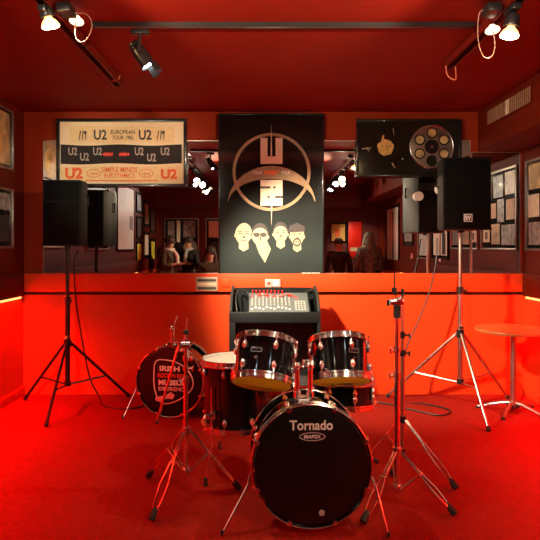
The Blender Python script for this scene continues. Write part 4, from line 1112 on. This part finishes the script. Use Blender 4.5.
# ------------------------------------------------------------------ round table
TB = V((2.03, 4.40, 0)); TR = .298
t = thing('round_table', 'small round pedestal table with orange-brown top against the right wall', 'table', TB)
MB().lathe(TB+V((0, 0, .650)), (0, 0, 1), [(0, .002), (0, TR-.02), (.006, TR-.004), (.018, TR), (.026, TR-.004), (.028, TR-.02), (.028, .002)], 64).build('table_top', M_wood, t)
MB().lathe(TB+V((0, 0, .07)), (0, 0, 1), [(0, .030), (.03, .027), (.05, .024), (.55, .024), (.565, .035), (.578, .09), (.580, .09), (.580, .002)], 32).build('column', M_steel, t)
MB().lathe(TB+V((0, 0, .03)), (0, 0, 1), [(0, .03), (.01, .050), (.03, .045), (.05, .030)], 24).build('base_hub', M_black, t)
for a in (-2.25, -.85, .5, 2.75):
    d = V((math.cos(a), math.sin(a), 0)); 
    l = .27 if a in (-2.25, 2.75) else .24
    lg = MB().tube([TB+V((0, 0, .075)), TB+d*.07+V((0, 0, .072)), TB+d*l*.65+V((0, 0, .045)), TB+d*l+V((0, 0, .016))], [.017, .016, .013, .011, .011, .010, .010, .010, .010, .010, .010, .010, .010][:4], 10).build('leg', M_steel, t)
    MB().cyl(TB+d*l, TB+d*l+V((0, 0, .018)), .014).build('glide', M_rub, lg)

# ------------------------------------------------------------------ people reflected in the mirror
def skin_mesh(verts, edges, radii, sub=2):
    me = bpy.data.meshes.new('sk'); me.from_pydata([tuple(v) for v in verts], edges, [])
    o = bpy.data.objects.new('sk', me); COL.objects.link(o)
    md = o.modifiers.new('s', 'SKIN'); md.use_smooth_shade = True
    for i, r in enumerate(radii):
        d = me.skin_vertices[0].data[i]
        d.radius = (r, r) if not isinstance(r, tuple) else r
        d.use_root = (i == 0)
    ss = o.modifiers.new('u', 'SUBSURF'); ss.levels = sub; ss.render_levels = sub
    dg = bpy.context.evaluated_depsgraph_get(); dg.update()
    out = bpy.data.meshes.new_from_object(o.evaluated_get(dg))
    bpy.data.objects.remove(o); bpy.data.meshes.remove(me)
    return out

def person(x, y, face_deg, Hh, label, coat, hair, hair_style, seat=None, armpose='hold', lean=0.0, scarf=None, trousers=M_coatd, collar_m=None, long_coat=False):
    """standing or seated figure; faces +Y before turning by face_deg"""
    t = thing('person', label, 'person', (x, y, 0))
    mouth_m = mat('lip_colour', (.35, .10, .08), .5, vary=.05)
    M = Matrix.Translation((x, y, 0)) @ Matrix.Rotation(math.radians(face_deg), 4, 'Z')
    k = Hh if seat is None else 1.68
    dz = 0 if seat is None else seat+.10-.52*k
    def P(a, b, c): return V((a*k, b*k+lean*max(0, c-.52)*k, c*k+dz))
    vs, es, rs = [], [], []
    def add(p, r, par=None):
        vs.append(p); rs.append(r*k)
        if par is not None: es.append((par, len(vs)-1))
        return len(vs)-1
    pel = add(P(0, 0, .52), .085)
    wa = add(P(0, .0, .60), .072, pel); ch = add(P(0, .0, .71), .090, wa); sh = add(P(0, -.005, .79), .070, ch)
    nk = add(P(0, .0, .85), .034, sh); jw = add(P(0, .012, .885), .042, nk); hd = add(P(0, .010, .935), .053, jw); tp = add(P(0, .004, .972), .040, hd)
    wr = {}
    for s in (-1, 1):
        so = add(P(s*.105, -.005, .795), .038, sh)
        if armpose == 'hold':
            el = add(P(s*.135, .02, .64), .028, so); w = add(P(s*.075, .13, .655), .019, el)
            hdp = P(s*.055, .165, .665); dirf = V((-s*.3, .85, .15)).normalized()
        else:
            el = add(P(s*.145, -.01, .635), .028, so); w = add(P(s*.150, .03, .50), .019, el)
            hdp = P(s*.150, .04, .475); dirf = V((0, .15, -1)).normalized()
        wr[s] = (vs[w].copy(), hdp, dirf)
        palm = add(hdp, .022, w)
        hp = add(P(s*.055, 0, .50), .062, pel)
        if seat is None:
            kn = add(P(s*.060, .01, .285), .040, hp); an = add(P(s*.060, -.01, .05), .026, kn); to = add(P(s*.065, .075, .022), .022, an)
        else:
            kn = add(P(s*.075, .25, .51), .042, hp); an_p = P(s*.075, .24, 0); an_p.z = .08; an = add(an_p, .026, kn)
            tp_ = an_p+V((0, .13, -.04)); to = add(tp_, .022, an)
    body = skin_mesh(vs, es, rs)
    mb = MB().mesh(body, M)
    # fingers
    for s in (-1, 1):
        w, hp_, df = wr[s]
        sd = df.cross(V((0, 0, 1)) if abs(df.z) < .8 else V((0, 1, 0))).normalized(); dn = sd.cross(df).normalized()
        if dn.z > 0 and armpose == 'hold': dn = -dn
        for q, ln in ((-1.5, .062), (-.5, .072), (.5, .070), (1.5, .055)):
            a = hp_+df*.015+sd*q*.018
            mb.mesh(skin_mesh([a, a+df*ln*.5, a+df*ln*.85+dn*ln*.25, a+df*ln+dn*ln*.55], [(0, 1), (1, 2), (2, 3)], [.0095, .009, .0085, .007], 1), M)
        a = hp_-df*.01-sd*s*.022
        mb.mesh(skin_mesh([a, a-sd*s*.022+df*.02, a-sd*s*.028+df*.045], [(0, 1), (1, 2)], [.011, .010, .008], 1), M)
    # nose and ears
    hc = vs[hd]
    mb.mesh(skin_mesh([hc+V((0, .048*k, .004)), hc+V((0, .062*k, -.014*k))], [(0, 1)], [.008, .011], 1), M)
    for s in (-1, 1): mb.sphere(M @ (hc+V((s*.050*k, -.004, -.006))), .020, (.4, .8, 1.2), 10)
    mb.build('body', M_skin, t)
    e = MB()
    for s in (-1, 1): e.sphere(M @ (hc+V((s*.019*k, .046*k, .004*k))), .0085, (1, .8, .7), 8)
    e.build('eyes', M_dkpr, t)
    e = MB().sphere(M @ (hc+V((0, .050*k, -.038*k))), .017, (1.2, .4, .35), 8, rot=Matrix.Rotation(math.radians(face_deg), 3, 'Z')); e.build('mouth', mat('lip_colour', (.35, .10, .08), .5), t)
    # coat
    cv, ce, cr = [], [], []
    def cadd(p, r, par=None):
        cv.append(p); cr.append(r*k)
        if par is not None: ce.append((par, len(cv)-1))
        return len(cv)-1
    a = cadd(P(0, 0, .60), .092)
    lo = cadd(P(0, .0, .50), .108, a)
    if long_coat and seat is None: lo2 = cadd(P(0, 0, .34), .125, lo)
    b = cadd(P(0, .0, .72), .110, a); c_ = cadd(P(0, -.005, .795), .080, b); d_ = cadd(P(0, -.002, .835), .048, c_)
    for s in (-1, 1):
        q = cadd(P(s*.108, -.005, .795), .050, c_)
        if armpose == 'hold': q = cadd(P(s*.138, .02, .64), .041, q); q = cadd(P(s*.083, .115, .653), .030, q)
        else: q = cadd(P(s*.148, -.01, .635), .041, q); q = cadd(P(s*.151, .024, .515), .031, q)
    MB().mesh(skin_mesh(cv, ce, cr), M).build('coat', coat, t)
    # trousers
    tv, te, tr = [], [], []
    def tadd(p, r, par=None):
        tv.append(p); tr.append(r*k)
        if par is not None: te.append((par, len(tv)-1))
        return len(tv)-1
    a = tadd(P(0, 0, .53), .090)
    for s in (-1, 1):
        h = tadd(P(s*.055, 0, .495), .068, a)
        if seat is None: q = tadd(P(s*.060, .01, .285), .048, h); q = tadd(P(s*.060, -.01, .07), .037, q)
        else:
            q = tadd(P(s*.075, .25, .51), .050, h); p_ = P(s*.075, .24, 0); p_.z = .11; q = tadd(p_, .037, q)
    MB().mesh(skin_mesh(tv, te, tr), M).build('trousers', trousers, t)
    for s in (-1, 1):
        an_p = P(s*.060, -.01, .05) if seat is None else V((s*.075*k, .24*k, .05))
        base = V((an_p.x, an_p.y, 0))
        q = MB().sphere(M @ (base+V((0, .05, .040))), .060, (.78, 2.1, .66), 14, rot=Matrix.Rotation(math.radians(face_deg), 3, 'Z')).build('shoe', M_rub, t)
    # hair
    R3 = Matrix.Rotation(math.radians(face_deg), 3, 'Z')
    h = MB()
    if hair_style == 'bun':
        h.sphere(M @ (hc+V((0, -.014*k, .016*k))), .066*k, (1, 1.08, 1.0), 18, rot=R3); h.sphere(M @ (hc+V((0, -.070*k, .02*k))), .034*k, (1, 1, 1), 12)
    elif hair_style == 'short': h.sphere(M @ (hc+V((0, -.014*k, .018*k))), .062*k, (1, 1.08, .95), 18, rot=R3)
    elif hair_style == 'long':
        h.sphere(M @ (hc+V((0, -.014*k, .016*k))), .066*k, (1, 1.05, 1.0), 18, rot=R3)
        h.mesh(skin_mesh([hc+V((0, -.025*k, .0)), hc+V((0, -.045*k, -.07*k)), hc+V((0, -.075*k, -.17*k))], [(0, 1), (1, 2)], [.058*k, .066*k, .052*k]), M)
        for s in (-1, 1): h.mesh(skin_mesh([hc+V((s*.046*k, -.005, .02)), hc+V((s*.058*k, .0, -.06*k)), hc+V((s*.06*k, .03*k, -.15*k))], [(0, 1), (1, 2)], [.022*k, .026*k, .02*k]), M)
    h.build('hair', hair, t)
    if scarf:
        q = MB(); cc = vs[nk]
        q.torus(M @ (cc+V((0, .004, -.016))), (0, .15, 1), .050*k, .020*k, 24, 10)
        q.mesh(skin_mesh([cc+V((.01, .045*k, -.02)), cc+V((.015, .105*k, -.08*k)), cc+V((.012, .115*k, -.20*k))], [(0, 1), (1, 2)], [.02*k, .026*k, .024*k]), M)
        q.build('scarf', scarf, t)
    return t
person(-1.86, -.42, -70, 1.53, 'person with dark tied hair in a brown coat, seen in the mirror at left', M_coatb, M_hairb, 'bun', lean=.12, scarf=M_print)
person(-1.52, -.98, 20, 1.53, 'person with short hair and pale grey scarf, mirrored beside the brown coat', M_coatd, M_hairb, 'short', scarf=M_scarf)
person(-1.03, -.55, 5, 1.40, 'seated person with long brown hair, seen in the mirror left of the poster', M_coatb, M_hairb, 'long', seat=.42)
t = thing('stool', 'dark stool under the seated person, facing the mirror', 'stool', (-1.03, -.55, 0))
MB().lathe((-1.03, -.55, .385), (0, 0, 1), [(0, .002), (0, .16), (.012, .17), (.028, .17), (.035, .15), (.035, .002)], 32).build('seat', M_rub, t)
for k in range(4):
    a = PI/4+k*PI/2; MB().tube([(-1.03+.11*math.cos(a), -.55+.11*math.sin(a), .385), (-1.03+.16*math.cos(a), -.55+.16*math.sin(a), .0)], .011).build('leg', M_black, t)
person(1.44, -.55, 10, 1.50, 'person in dark clothes standing before the orange picture, seen in the mirror', M_coatd, M_hairb, 'short', armpose='down')
person(2.02, -.50, 175, 1.60, 'person with long grey hair and a grey patterned coat, seen in the mirror at right', M_coatg, M_hairg, 'long', armpose='down', long_coat=True)

# ------------------------------------------------------------------ world and camera
w = bpy.data.worlds.new('world'); scene.world = w; w.use_nodes = True
w.node_tree.nodes['Background'].inputs[0].default_value = (.02, .004, .003, 1); w.node_tree.nodes['Background'].inputs[1].default_value = .3
cam = bpy.data.cameras.new('camera'); co = bpy.data.objects.new('camera', cam); COL.objects.link(co)
co.location = (0, 0, CAMZ); co.rotation_euler = (PI/2, 0, 0)
cam.sensor_width = 36; cam.lens = 36; cam.shift_x = (270-264)/540; cam.shift_y = -(270-246)/540
cam.clip_start = .02
scene.camera = co
vs_ = scene.view_settings
scene.display_settings.display_device = 'sRGB'
vs_.view_transform = 'Standard'; vs_.look = 'None'; vs_.gamma = 1; vs_.use_curve_mapping = False; vs_.exposure = 0.0
for o in bpy.data.objects:
    if '_o' in o: del o['_o']
